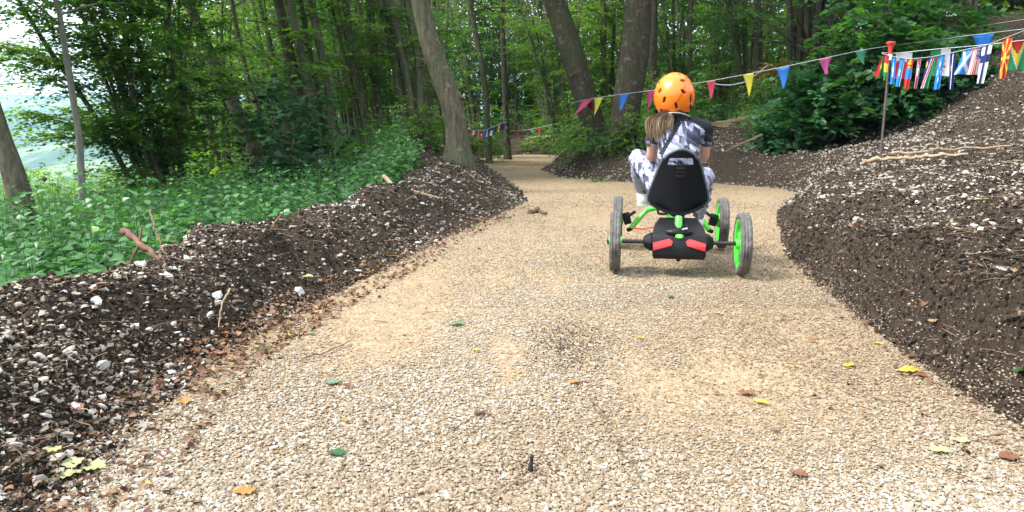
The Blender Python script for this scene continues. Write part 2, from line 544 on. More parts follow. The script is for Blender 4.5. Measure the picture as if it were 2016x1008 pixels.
def mat_soil(name="dark_soil", dk=(0.011, 0.0085, 0.0065), lt=(0.080, 0.062, 0.048), fleck=0.5, brown=0.25):
    m, nt, p, _ = mat_new(name)
    v = texco(nt)
    n1 = noise(nt, v, 3.2, 5, 0.65); n2 = noise(nt, v, 38, 6, 0.7)
    c = ramp(nt, n2, [(0.32, dk), (0.68, lt)])
    c = mixc(nt, mth(nt, 'MULTIPLY', n1, brown), c, (0.095, 0.066, 0.045))
    vo = nt.nodes.new("ShaderNodeTexVoronoi"); vo.inputs["Scale"].default_value = 75; nt.links.new(v, vo.inputs["Vector"])
    sep = nt.nodes.new("ShaderNodeSeparateColor"); nt.links.new(vo.outputs["Color"], sep.inputs[0])
    sel = ramp(nt, sep.outputs[1], [(0.80, (0, 0, 0)), (0.81, (1, 1, 1))], 'CONSTANT')
    shp = ramp(nt, vo.outputs["Distance"], [(0.28, (1, 1, 1)), (0.36, (0, 0, 0))])
    f = mth(nt, 'MULTIPLY', mth(nt, 'MULTIPLY', sel, shp), fleck)
    c = mixc(nt, f, c, (0.42, 0.38, 0.33))
    nt.links.new(c, p.inputs["Base Color"]); p.inputs["Roughness"].default_value = 0.95
    p.inputs["Specular IOR Level"].default_value = 0.1
    bump(nt, p, mth(nt, 'ADD', n2, noise(nt, v, 120, 4, 0.7)), 0.9, 0.02)
    return m

def mat_far():
    m, nt, p, _ = mat_new("wooded_land")
    v = texco(nt)
    n = noise(nt, v, 0.004, 7, 0.7); n2 = noise(nt, v, 0.025, 7, 0.85)
    c = ramp(nt, n, [(0.38, (0.02, 0.06, 0.02)), (0.50, (0.05, 0.12, 0.035)), (0.56, (0.22, 0.30, 0.10)), (0.64, (0.04, 0.09, 0.03))])
    c = mixc(nt, 0.6, c, mixc(nt, 1.0, c, ramp(nt, n2, [(0.35, (0.35, 0.35, 0.35)), (0.65, (1.5, 1.5, 1.4))]), 'MULTIPLY'))
    nt.links.new(c, p.inputs["Base Color"]); p.inputs["Roughness"].default_value = 1
    bump(nt, p, n2, 1.0, 6.0)
    return m

M_PATH, M_SOIL = mat_path(), mat_soil()
M_FLOOR = mat_soil("forest_floor", (0.012, 0.011, 0.006), (0.055, 0.05, 0.025), 0.12, 0.5)
M_FAR = mat_far()

# ================================================================== ground
def build_ground():
    rr = [0.35]
    while rr[-1] < 4800:
        r = rr[-1]
        k = 0.0062 if r < 12 else (0.012 if r < 40 else 0.03)
        rr.append(r * (1 + k))
    rr = np.array(rr)
    a1 = np.arange(R(-46), R(46), 0.0058)
    a0 = np.linspace(R(46), R(314), 70)[:-1]
    az = np.concatenate([a1, a0])
    nr, na = len(rr), len(az)
    RR, AZ = np.meshgrid(rr, az, indexing='ij')
    X = RR * np.sin(AZ); Y = RR * np.cos(AZ)
    Z, D = H(X, Y)
    V = np.stack([X, Y, Z], -1).reshape(-1, 3)
    V = np.concatenate([V, [[0, 0, hz(0, 0)]]])
    i = np.arange(nr - 1)[:, None]; j = np.arange(na)[None]
    j2 = (j + 1) % na
    Q = np.stack([i * na + j, (i + 1) * na + j, (i + 1) * na + j2, i * na + j2], -1).reshape(-1, 4)
    Q = Q[:, ::-1]
    c = V[Q].mean(1)
    hd, dc = HB(c[:, 0], c[:, 1])
    r = np.hypot(c[:, 0], c[:, 1])
    left = region(c[:, 0], c[:, 1])
    lim = np.where(left, np.interp(c[:, 1], [0, 6, 8, 10, 13, 28], [1.35, 1.35, 1.5, 2.1, 2.2, 1.6]), 6.5)
    lim = np.where(~left & (c[:, 1] > 12), 9.5, lim)
    cls = np.full(len(Q), 3)
    cls[dc < 0] = 0
    cls[(dc >= 0) & (dc < lim) & left] = 1
    cls[(dc >= 0) & (dc < lim) & ~left] = 2
    cls[(cls > 0) & (r > 34)] = 3
    cls[r > 60] = 4
    cls[c[:, 1] < -0.5] = np.where(dc[c[:, 1] < -0.5] < 0, 0, 3)
    for k, (nm, mt) in enumerate([("gravel_path", M_PATH), ("earth_bank", M_SOIL), ("earth_slope", M_SOIL), ("ground", M_FLOOR), ("hill", M_FAR)]):
        q = Q[cls == k]
        u, inv = np.unique(q.ravel(), return_inverse=True)
        me = mesh_np(nm, V[u], inv.reshape(-1, 4), smooth=True, mats=[mt])
        obj(nm, me, kind="structure")
build_ground()

# ================================================================== stones
PHI = (1 + 5 ** 0.5) / 2
ICO = nrm(np.array([(-1, PHI, 0), (1, PHI, 0), (-1, -PHI, 0), (1, -PHI, 0), (0, -1, PHI), (0, 1, PHI), (0, -1, -PHI), (0, 1, -PHI), (PHI, 0, -1), (PHI, 0, 1), (-PHI, 0, -1), (-PHI, 0, 1)], float))
ICOF = np.array([(0, 11, 5), (0, 5, 1), (0, 1, 7), (0, 7, 10), (0, 10, 11), (1, 5, 9), (5, 11, 4), (11, 10, 2), (10, 7, 6), (7, 1, 8), (3, 9, 4), (3, 4, 2), (3, 2, 6), (3, 6, 8), (3, 8, 9), (4, 9, 5), (2, 4, 11), (6, 2, 10), (8, 6, 7), (9, 8, 1)])
OCT = np.array([(1, 0, 0), (-1, 0, 0), (0, 1, 0), (0, -1, 0), (0, 0, 1), (0, 0, -1), (.7, .7, .35), (-.7, -.7, .3)], float)
CUBE = np.array([(x, y, z) for x in (-1, 1) for y in (-1, 1) for z in (-1, 1)], float) * 0.68
CUBEF = np.array([(0, 1, 3), (0, 3, 2), (4, 6, 7), (4, 7, 5), (0, 4, 5), (0, 5, 1), (2, 3, 7), (2, 7, 6), (0, 2, 6), (0, 6, 4), (1, 5, 7), (1, 7, 3)])

def stones_mesh(name, P, size, flat, tmpl, mats, tilt=0.5, nrmls=None, rnd=None, jag=0.22):
    n = len(P)
    TV0, TF = (ICO, ICOF) if tmpl == "ico" else (CUBE, CUBEF)
    TV = TV0[None] * (1 + rng.normal(0, jag, (n, len(TV0), 1))) + rng.normal(0, jag * 0.35, (n, len(TV0), 3))
    up = np.zeros((n, 3)); up[:, 2] = 1
    if nrmls is not None: up = nrmls
    up = nrm(up + rng.normal(0, tilt, (n, 3)))
    a = rng.uniform(0, 2 * math.pi, n)
    d = np.stack([np.cos(a), np.sin(a), np.zeros(n)], 1)
    X, Y, Z = axes_from(d, up)
    S = np.stack([size * rng.uniform(0.55, 0.85, n), size * rng.uniform(0.8, 1.1, n), size * flat * rng.uniform(0.7, 1.3, n)], 1) * 0.5
    V, F = inst(TV, TF, P, X, Y, Z, S)
    if rnd is None: rnd = rng.uniform(0, 1, n)
    return mesh_np(name, V, F, smooth=False, attrs={"rnd": np.repeat(rnd, TV.shape[1])}, mats=mats)

M_GRAVEL = attr_mat("limestone_chips", [(0, (0.14, 0.09, 0.055)), (0.07, (0.19, 0.135, 0.085)), (0.3, (0.230, 0.174, 0.117)), (0.6, (0.270, 0.222, 0.160)), (0.86, (0.325, 0.286, 0.228)), (0.945, (0.42, 0.40, 0.355)), (0.955, (0.10, 0.075, 0.055)), (0.985, (0.13, 0.10, 0.075)), (1.0, (0.28, 0.19, 0.14))], rough=0.8, nscale=140, nmix=0.2, bmp=0.25)
M_FLINT = attr_mat("flint_and_chalk", [(0, (0.10, 0.075, 0.05)), (0.25, (0.20, 0.155, 0.115)), (0.5, (0.29, 0.25, 0.205)), (0.8, (0.39, 0.36, 0.32)), (1.0, (0.50, 0.485, 0.455))], rough=0.75, nscale=55, nmix=0.35, bmp=0.5)
M_CLOD = attr_mat("soil_crumbs", [(0, (0.010, 0.008, 0.006)), (0.65, (0.030, 0.022, 0.0165)), (1.0, (0.088, 0.065, 0.048))], rough=0.95, nscale=90, bmp=0.8, spec=0.1)

def rand_in(x0, x1, y0, y1, n):
    return rng.uniform(x0, x1, n), rng.uniform(y0, y1, n)

def in_view(x, y, m=0.06):
    return np.abs(x) < (0.69 + m) * y + 0.25

def scatter(n, y0, y1, cond, pw=1.0, x0=None, x1=None, wide=True):
    """points with density falling with distance; cond(x, y, d) -> mask"""
    u = rng.uniform(0, 1, n)
    y = (y0 ** (1 - pw) + u * (y1 ** (1 - pw) - y0 ** (1 - pw))) ** (1 / (1 - pw)) if pw != 1 else y0 * (y1 / y0) ** u
    if wide: y = np.concatenate([y, rng.permutation(y)[: n // 4]])
    x = rng.uniform(-1, 1, n) * (0.74 * y[:n] + 0.3)
    if wide: x = np.concatenate([x, rng.choice([-1, 1], n // 4) * (0.74 * y[n:] + .3 + rng.uniform(0, 1, n // 4) * (.9 + .1 * y[n:]))])
    if x0 is not None:
        k = (x > x0) & (x < x1); x, y = x[k], y[k]
    h, d = H(x, y)
    k = cond(x, y, d)
    return x[k], y[k], h[k], d[k]

def gravel():
    def sand(x, y): return fbm(x * 1.3 + 3, y * 0.5, 4, 71)
    Vs = []
    # near: chips one can tell apart
    for (n, y0, y1, s0, s1, tm, pw) in ((210000, 1.25, 4.2, 0.0045, 0.021, "ico", 1.0), (150000, 3.6, 9.5, 0.006, 0.021, "cube", 1.0), (70000, 8.5, 29, 0.012, 0.034, "cube", 1.2)):
        x, y, h, d = scatter(n, y0, y1, lambda x, y, d: d < 0.14, pw)
        sp = sand(x, y)
        ok = d < 0.05 * vnoise(x * 5, y * 5, 12) + 0.09 * (rng.uniform(0, 1, len(x)) ** 3)
        x, y, h, sp = x[ok], y[ok], h[ok], sp[ok]
        keep = rng.uniform(0, 1, len(x)) < np.clip(1.0 - 0.85 * sm(-0.12, 0.42, sp) * sm(1.6, 2.6, y) - 0.55 * sm(7, 12, y), 0.08, 1)
        # a rut pressed into the sand
        keep &= ~(rng.uniform(0, 1, len(x)) < .8 * np.exp(-(((x + .04 + .03 * np.sin(y * 4)) / .07) ** 4 + ((y - 2.75) / .33) ** 4)))
        x, y, h, sp = x[keep], y[keep], h[keep], sp[keep]
        big = rng.beta(1.5, 3.4, len(x)) * (1 - 0.35 * sm(0, 0.4, sp))
        if y1 > 10: big = rng.beta(1.5, 3, len(x))
        size = s0 + (s1 * np.interp(y, [1.2, 2.2, 3, 6], [1.3, 1.02, 0.86, 0.85]) - s0) * big
        P = np.stack([x, y, h + size * 0.10 + rng.uniform(0, 0.004, len(x))], 1)
        # darker, earthier chips in stained patches
        dark = np.exp(-(((x - 0.24) / 0.13) ** 2 + ((y - 2.98) / 0.33) ** 2)) + 0.35 * np.exp(-(((x - 0.03) / 0.10) ** 2 + ((y - 1.80) / 0.09) ** 2))
        rnd = np.clip(rng.uniform(0.05, .95, len(x)) + .34 * fbm(x * .9, y * .7, 3, 73) + .05, 0, .944); rnd = np.where(rng.uniform(0, 1, len(x)) < .035, rng.uniform(.985, 1, len(x)), rnd)
        flip = rng.uniform(0, 1, len(x)) < 0.5 * dark
        rnd = np.where((rnd > .945) & (rng.uniform(0, 1, len(x)) < .6), .6, rnd); rnd = np.where(flip, rng.uniform(0.955, 0.985, len(x)), rnd)
        me = stones_mesh("gravel", P, size, 0.42, tm, [M_GRAVEL], tilt=0.38, rnd=rnd)
        obj("gravel", me, label={1.25: "loose pale limestone chips over the near part of the path", 3.6: "loose pale limestone chips on the path around the pedal kart", 8.5: "fine pale chips on the far bends of the path"}[y0], cat="gravel", kind="stuff")
gravel()

def bank_stones():
    # crumbs of soil, small chips, and the many middling flints: uncountable
    def onbank(x, y, d): 
        left = region(x, y)
        lim = np.where(left, np.interp(y, [0, 6, 8, 10, 13, 28], [1.3, 1.3, 1.5, 2.0, 2.0, 1.5]), 5.5)
        return (d > 0.0) & (d < lim)
    x, y, h, d = scatter(290000, 1.2, 12, onbank, 1.0)
    s = (0.005 + 0.024 * rng.beta(1.1, 4, len(x))) * np.interp(y, [1, 4, 10], [0.9, 1.1, 1.5])
    ok = rng.uniform(0, 1, len(x)) < .8
    x, y, h, d, s = x[ok], y[ok], h[ok], d[ok], s[ok]
    obj("soil_crumbs", stones_mesh("soil_crumbs", np.stack([x, y, h + s * 0.15], 1), s, 0.8, "ico", [M_CLOD], tilt=1.0, jag=0.26), label="dark crumbs of soil strewn over the earth banks", cat="soil", kind="stuff")
    x, y, h, d = scatter(390000, 1.2, 24, onbank, 1.0)
    left = region(x, y)
    top = np.clip(fbm(x * 0.9, y * 0.9, 3, 77) * 1.6 + 0.60, 0.10, 1)
    steep = (~left) & (d < 0.19) & (y < 8)
    keep = rng.uniform(0, 1, len(x)) < top * np.where(steep, 0.13, np.where(left, .8, 1 - .75 * sm(2.0, 2.8, d)))
    x, y, h, d = x[keep], y[keep], h[keep], d[keep]
    s = np.where(rng.uniform(0, 1, len(x)) < np.interp(y, [1.2, 4], [.80, .66]), rng.uniform(0.003, 0.009, len(x)), 0.009 + 0.040 * rng.beta(1.1, 4.2, len(x))) * np.interp(y, [1, 3, 6, 14], [0.8, 0.95, 1.25, 1.9])
    obj("stone_chips", stones_mesh("stone_chips", np.stack([x, y, h + s * 0.12], 1), s, 0.5, "cube", [M_FLINT], tilt=0.6, rnd=np.clip(rng.beta(1.1, 1.2, len(x)), 0, 1), jag=0.28), label="small pale flint and chalk chips strewn over the earth banks", cat="stone chips", kind="stuff")
    x, y, h, d = scatter(95000, 8.5, 19, lambda x, y, d: (~region(x, y)) & (d > 0) & (d < 5), 1.0)
    keep = rng.uniform(0, 1, len(x)) < np.clip(.55 + fbm(x, y, 3, 79), .1, 1) * np.interp(d, [0, 1.5, 4], [1, .8, .25]); x, y, h = x[keep], y[keep], h[keep]
    s = 0.014 + 0.06 * rng.beta(1.2, 3.4, len(x))
    obj("stone_chips", stones_mesh("stone_chips", np.stack([x, y, h + s * 0.15], 1), s, 0.5, "cube", [M_FLINT], tilt=0.6, rnd=np.clip(rng.beta(1.3, 1.2, len(x)), 0, 1), jag=0.28), label="pale stones scattered thickly on the slope behind the rider", cat="stone chips", kind="stuff")
    # middling flints, thick on the shelf of the right bank and along the left crest
    x, y, h, d = scatter(60000, 1.3, 11, lambda x, y, d: onbank(x, y, d) & (d > .14), 1.0)
    lf = region(x, y)
    pr = np.where(lf, .30 * sm(.1, .5, d), np.clip(.75 + 1.3 * fbm(x * .8, y * .8, 3, 78), .05, 1) * sm(.13, .26, d) * .55 * (1 - .8 * sm(1.9, 2.7, d)))
    keep = rng.uniform(0, 1, len(x)) < pr; x, y, h = x[keep], y[keep], h[keep]
    s = (.012 + .030 * rng.beta(1.1, 2.6, len(x))) * np.interp(y, [1.3, 3, 8], [.8, 1.0, 1.5])
    obj("flint_chips", stones_mesh("flint_chips", np.stack([x, y, h + s * .1], 1), s, .45, "ico", [M_FLINT], tilt=.45, rnd=np.clip(rng.beta(1.4, 1.1, len(x)), 0, 1), jag=.24), label="broken grey, tan and white flints lying thick on the bank tops", cat="stone chips", kind="stuff")
    # clods on the cut face and the crests
    x, y, h, d = scatter(26000, 1.3, 10, lambda x, y, d: onbank(x, y, d) & (d < 1.3), 1.0)
    lf = region(x, y); keep = rng.uniform(0, 1, len(x)) < np.where(lf, .10, np.where(d < .45, .55, .12)); x, y, h = x[keep], y[keep], h[keep]
    s = (.012 + .05 * rng.beta(1.2, 3.6, len(x))) * np.interp(y, [1.3, 3, 8], [.8, 1.0, 1.4])
    obj("soil_clods", stones_mesh("soil_clods", np.stack([x, y, h + s * .05], 1), s, .85, "ico", [M_SOIL], tilt=1.2, jag=.3), label="ragged dark clods hanging on the cut face of the banks", cat="soil", kind="stuff")
    # dark crumbs on the gravel: two stains, and patches beside and under the kart
    xs = []; ys = []
    for (cx, cy_, sx, sy, nn) in ((.24, 2.98, .07, .20, 520), (.28, 3.05, .15, .35, 330), (.03, 1.80, .06, .05, 130), (.42, 4.75, .22, .12, 200), (1.05, 4.62, .25, .10, 500)):
        xs.append(rng.normal(cx, sx, nn)); ys.append(rng.normal(cy_, sy, nn))
    x = np.concatenate(xs); y = np.concatenate(ys); h, _ = H(x, y)
    s = rng.uniform(.002, .007, len(x))
    obj("dark_crumbs", stones_mesh("dark_crumbs", np.stack([x, y, h + .007], 1), s, 0.7, "ico", [M_CLOD], tilt=1.0, jag=0.26), label="dark crumbs lying in patches on the gravel, some under the kart", cat="soil", kind="stuff")
    # the gravel that spills over the foot of the banks
    # largest stones: things of their own, one mesh per shape, copied
    shapes = []
    for k in range(12):
        n = 42
        Vv = nrm(rng.normal(0, 1, (n, 3))) * rng.uniform(0.8, 1.05, (n, 1)) * np.array([rng.uniform(.55, .8), 1.0, rng.uniform(.32, .5)]) * 0.5
        import bmesh
        bm = bmesh.new()
        for q in Vv: bm.verts.new(q)
        bmesh.ops.convex_hull(bm, input=bm.verts)
        for vv in [w for w in bm.verts if not w.link_faces]: bm.verts.remove(vv)
        me = bpy.data.meshes.new("stone"); bm.to_mesh(me); bm.free()
        mm = attr_free_stone[k % len(attr_free_stone)]
        me.materials.append(mm)
        shapes.append(me)
    def place(n, cond, y0, y1, lab, grp, s0, s1, hue=None):
        x, y, h, d = scatter(n * 14, y0, y1, cond, 1.0, wide=False)
        k = rng.permutation(len(x))[:n]
        for i in k:
            o = bpy.data.objects.new("stone", shapes[rng.integers(0, 12)])
            COL.objects.link(o)
            s = s0 + (s1 - s0) * rng.beta(1.2, 3.2)
            o.location = (x[i], y[i], h[i] + s * 0.05)
            o.scale = (s * rng.uniform(0.8, 1.2), s, s * rng.uniform(0.8, 1.3))
            o.rotation_euler = (rng.normal(0, .5), rng.normal(0, .5), rng.uniform(0, 6.28))
            tag(o, lab, "stone", grp)
    place(105, lambda x, y, d: region(x, y) & (d > 0.08) & (d < 1.1), 1.5, 5.0, "pale angular stone half sunk in the dark left bank beside the nettles", "pale stones on the left bank", 0.030, 0.085)
    place(40, lambda x, y, d: region(x, y) & (d > 0.1) & (d < 1.5), 5.0, 9.5, "white stone on the heaped soil below the knobbly tree", "white stones on the mound below the knobbly tree", 0.05, 0.12)
    place(95, lambda x, y, d: (~region(x, y)) & (d > 0.25) & (d < 3), 1.9, 6.5, "pale angular stone on top of the right soil bank", "pale stones on the right bank", 0.035, 0.095)
    place(45, lambda x, y, d: (~region(x, y)) & (d > 0.2) & (d < 3.5), 6.5, 17, "pale stone in the dark slope behind the rider", "pale stones in the slope behind the rider", 0.05, 0.12)
attr_free_stone = []
for c0, c1 in (((0.46, 0.445, 0.42), (0.60, 0.59, 0.57)), ((0.34, 0.325, 0.30), (0.48, 0.46, 0.43)), ((0.38, 0.32, 0.25), (0.50, 0.45, 0.38)), ((0.30, 0.28, 0.27), (0.50, 0.48, 0.46))):
    m, nt, p, _ = mat_new("flint_stone")
    v = texco(nt, which="Object"); n = noise(nt, v, 2.5, 6, 0.7)
    c = ramp(nt, n, [(0.35, c0), (0.62, c1), (0.75, tuple(q * 0.55 for q in c0))])
    nt.links.new(c, p.inputs["Base Color"]); p.inputs["Roughness"].default_value = 0.7
    bump(nt, p, n, 0.5, 0.08)
    attr_free_stone.append(m)
bank_stones()

# ================================================================== litter, twigs, fallen leaves
M_DEAD = leaf_mat("dead_leaf", [(0, (0.07, 0.03, 0.016)), (0.4, (0.13, 0.058, 0.028)), (0.75, (0.20, 0.105, 0.055)), (1, (0.27, 0.19, 0.11))], trans=0.12, rough=0.7)
M_TWIG = plain("dry_twig", (0.12, 0.075, 0.045), 0.85, 0.5, 25, 0.4)
M_STRAW = plain("dull_straw", (0.20, 0.135, 0.08), 0.85, 0.6, 40, 0.4)
M_TWIGP = plain("pale_wood", (0.33, 0.24, 0.15), 0.8, 0.4, 40, 0.4)

def litter():
    T, F = leaf_template("oval")
    # curled dead leaves lie along the foot of the left bank, a few elsewhere
    def c1(x, y, d): return region(x, y) & (d > -0.20) & (d < 0.16)
    x, y, h, d = scatter(60000, 1.3, 8.5, c1, 1.0)
    keep = rng.uniform(0, 1, len(x)) < np.clip(0.7 + 0.9 * fbm(x * 2, y * 2, 2, 91), 0.1, 1) * np.interp(y, [1.3, 2.6], [.35, 1])
    x, y, h = x[keep], y[keep], h[keep]
    x2, y2, h2, d2 = scatter(7000, 1.4, 14, lambda x, y, d: ((d > -0.7) & (d < 2.2)), 1.0)
    k = rng.uniform(0, 1, len(x2)) < np.where(d2 < -.1, .07, np.where((d2 < .12) & ~region(x2, y2), 1.0, .26))
    x = np.concatenate([x, x2[k]]); y = np.concatenate([y, y2[k]]); h = np.concatenate([h, h2[k]])
    n = len(x)
    TV = np.broadcast_to(T, (n, *T.shape)).copy()
    TV[:, :, 0] *= rng.uniform(.5, 1.3, (n, 1)); TV += rng.normal(0, .07, TV.shape)
    TV[:, :, 2] += rng.uniform(-2.2, 2.2, (n, 1)) * TV[:, :, 0] ** 2 + rng.uniform(-0.2, 0.8, (n, 1)) * (TV[:, :, 1] - 0.5) ** 2 + rng.normal(0, 0.05, TV.shape[:2])
    a = rng.uniform(0, 6.28, n)
    up = nrm(np.stack([rng.normal(0, .5, n), rng.normal(0, .5, n), np.ones(n)], 1))
    X, Y, Z = axes_from(np.stack([np.cos(a), np.sin(a), rng.normal(0, .25, n)], 1), up)
    s = rng.uniform(0.012, 0.040, n) * np.interp(y, [1.3, 3.2], [.55, 1.0])
    V, FF = inst(TV, F, np.stack([x, y, h + 0.010], 1), X, Y, Z, s)
    obj("leaf_litter", mesh_np("leaf_litter", V, FF, True, {"rnd": np.repeat(rng.uniform(0, 1, n), TV.shape[1])}, [M_DEAD]), label="curled rusty brown dead leaves along the foot of the left bank", cat="leaf litter", kind="stuff")

    # thin roots, straws and twigs
    def many(n, y0, y1, cond, l0, l1, r0, mat, name, lab, bow=0.25):
        x, y, h, d = scatter(n, y0, y1, cond, 1.0)
        Vs = []; Fs = []; off = 0
        for i in range(len(x)):
            L = rng.uniform(l0, l1) * np.interp(y[i], [1.5, 8], [0.8, 1.5]); a = rng.uniform(0, math.pi); k = 5
            t = np.linspace(-0.5, 0.5, k)
            px_ = x[i] + np.cos(a) * t * L + rng.normal(0, bow * 0.12 * L, k); py_ = y[i] + np.sin(a) * t * L + rng.normal(0, bow * 0.12 * L, k)
            hh = h[i] + 0.006 + t * L * rng.normal(0, .25) + (0.25 - t * t) * L * rng.uniform(0, bow)
            rad = r0 * rng.uniform(0.6, 1.6) * (1 - 0.4 * (t + .5))
            P = np.stack([px_, py_, hh], 1)
            ring = np.array([(0, 1), (-.87, -.5), (.87, -.5)])
            nx_, ny_ = -np.sin(a), np.cos(a)
            for q in range(k):
                for (u, w) in ring: Vs.append((P[q, 0] + nx_ * u * rad[q], P[q, 1] + ny_ * u * rad[q], P[q, 2] + w * rad[q]))
            for q in range(k - 1):
                for e in range(3): Fs.append((off + q * 3 + e, off + q * 3 + (e + 1) % 3, off + (q + 1) * 3 + (e + 1) % 3, off + (q + 1) * 3 + e))
            off += 3 * k
        obj(name, mesh_np(name, np.array(Vs), np.array(Fs), False, mats=[mat]), label=lab, cat="twigs", kind="stuff")
    many(2600, 1.4, 12, lambda x, y, d: (d > 0.02) & (d < 2.4), 0.04, 0.22, 0.0018, M_TWIG, "root_debris", "thin dark roots and twigs tangled in the earth banks")
    many(520, 1.4, 12, lambda x, y, d: (d > 0.05) & (d < 2.6), 0.03, 0.14, 0.0022, M_STRAW, "straw_debris", "pale splinters and straws on the earth banks", 0.2)
    many(160, 1.5, 9, lambda x, y, d: (d < -0.05), 0.03, 0.12, 0.0015, M_TWIG, "twig_debris", "little dark twigs lying on the gravel", 0.2)
    many(420, 13, 33, lambda x, y, d: (d > 0.2) & (d < 4.5) & ~region(x, y) & (y > 27 - 6 * (x < 3)), 0.2, 0.8, 0.006, M_TWIGP, "brushwood_debris", "pale dead sticks on the slopes behind the bend", 0.15)
litter()

def leaf_thing(px, py, L, rot, col, lab, kind="round", z=0.0, curl=0.4, grp=None, tilt=(0, 0)):
    # outline with a drawn-out tip and shallow teeth, creased along its midrib and side veins
    nth, nr_ = 36, 5
    th = np.arange(nth) * 2 * math.pi / nth
    lob = rng.uniform(.0, .07); ph = rng.uniform(0, 6)
    ro = .44 * (1 + lob * np.cos(5 * th + ph * .0) + .03 * np.sin(9 * th + ph) + .015 * (np.arange(nth) % 2)) + .10 * np.exp(-((np.minimum(th, 2 * math.pi - th)) / .28) ** 2)
    ro *= rng.uniform(.93, 1.05, nth)
    V = [(0, 0, 0)]
    asp = rng.uniform(.68, .95); c1, c2, c3 = rng.uniform(.3, 1.3), rng.uniform(-.6, .9), rng.uniform(0, 6)
    for i in range(1, nr_ + 1):
        q = i / nr_
        for j in range(nth):
            a_ = ro[j] * q
            X_, Y_ = math.sin(th[j]) * a_ * asp, math.cos(th[j]) * a_
            Z_ = curl * (c1 * X_ * X_ + c2 * Y_ * Y_) + .035 * math.sin(Y_ * 22 + abs(X_) * 18) * q + .03 * math.sin(th[j] * 3 + c3) * q * q + .05 * abs(X_)
            V.append((X_, Y_, Z_))
    V = np.array(V) * L; V[:, 2] -= V[:, 2].min() * .8
    F3_ = np.array([(0, 1 + j, 1 + (j + 1) % nth) for j in range(nth)])
    F4_ = np.array([(1 + i * nth + j, 1 + (i + 1) * nth + j, 1 + (i + 1) * nth + (j + 1) % nth, 1 + i * nth + (j + 1) % nth) for i in range(nr_ - 1) for j in range(nth)])
    F = [F3_, F4_]
    x, y = GP(px, py, z)
    h, _ = H(np.array([x]), np.array([y]))
    # walk along the sight line until it meets the land
    for _k in range(12):
        x, y = GP(px, py, float(h[0])); h, _ = H(np.array([x]), np.array([y]))
    m = leaf_cols.get(col)
    me = mesh_np("fallen_leaf", V, F, True, {"rnd": np.clip(rng.uniform(0.2, 0.8) + rng.normal(0, .25, len(V)), 0, 1)}, [m])
    sol = None
    o = obj("fallen_leaf", me, label=lab, cat="leaf", group=grp)
    o.location = (x, y, float(h[0]) + 0.009)
    o.rotation_euler = (tilt[0], tilt[1], rot)
    if kind == "round":
        b = MB(); b.tube([(0, -0.46 * L, 0.002), (0.05 * L, -0.8 * L, 0.006), (0.02 * L, -1.0 * L, 0.002)], [0.0012, 0.0010, 0.0008], 5)
        b.build("stalk", M_TWIGP, o)
    return o
leaf_cols = {
    "yellow": leaf_mat("yellow_leaf", [(0, (0.36, 0.27, 0.03)), (1, (0.43, 0.37, 0.07))], 0.2, 0.6, (1.2, 1.1, .6)),
    "pale": leaf_mat("pale_green_leaf", [(0, (0.28, 0.31, 0.12)), (1, (0.38, 0.39, 0.21))], 0.2, 0.6, (1.2, 1.1, .6)),
    "green": leaf_mat("green_leaf", [(0, (0.02, 0.075, 0.025)), (1, (0.04, 0.11, 0.04))], 0.2, 0.5),
    "teal": leaf_mat("grey_green_leaf", [(0, (0.10, 0.17, 0.11)), (1, (0.15, 0.23, 0.16))], 0.2, 0.5),
    "amber": leaf_mat("amber_leaf", [(0, (0.27, 0.13, 0.03)), (1, (0.36, 0.21, 0.06))], 0.15, 0.65, (1.2, 1.1, .6)),
    "rust": leaf_mat("rust_leaf", [(0, (0.13, 0.045, 0.022)), (1, (0.21, 0.09, 0.045))], 0.1, 0.7, (1.2, 1.1, .6)),
}
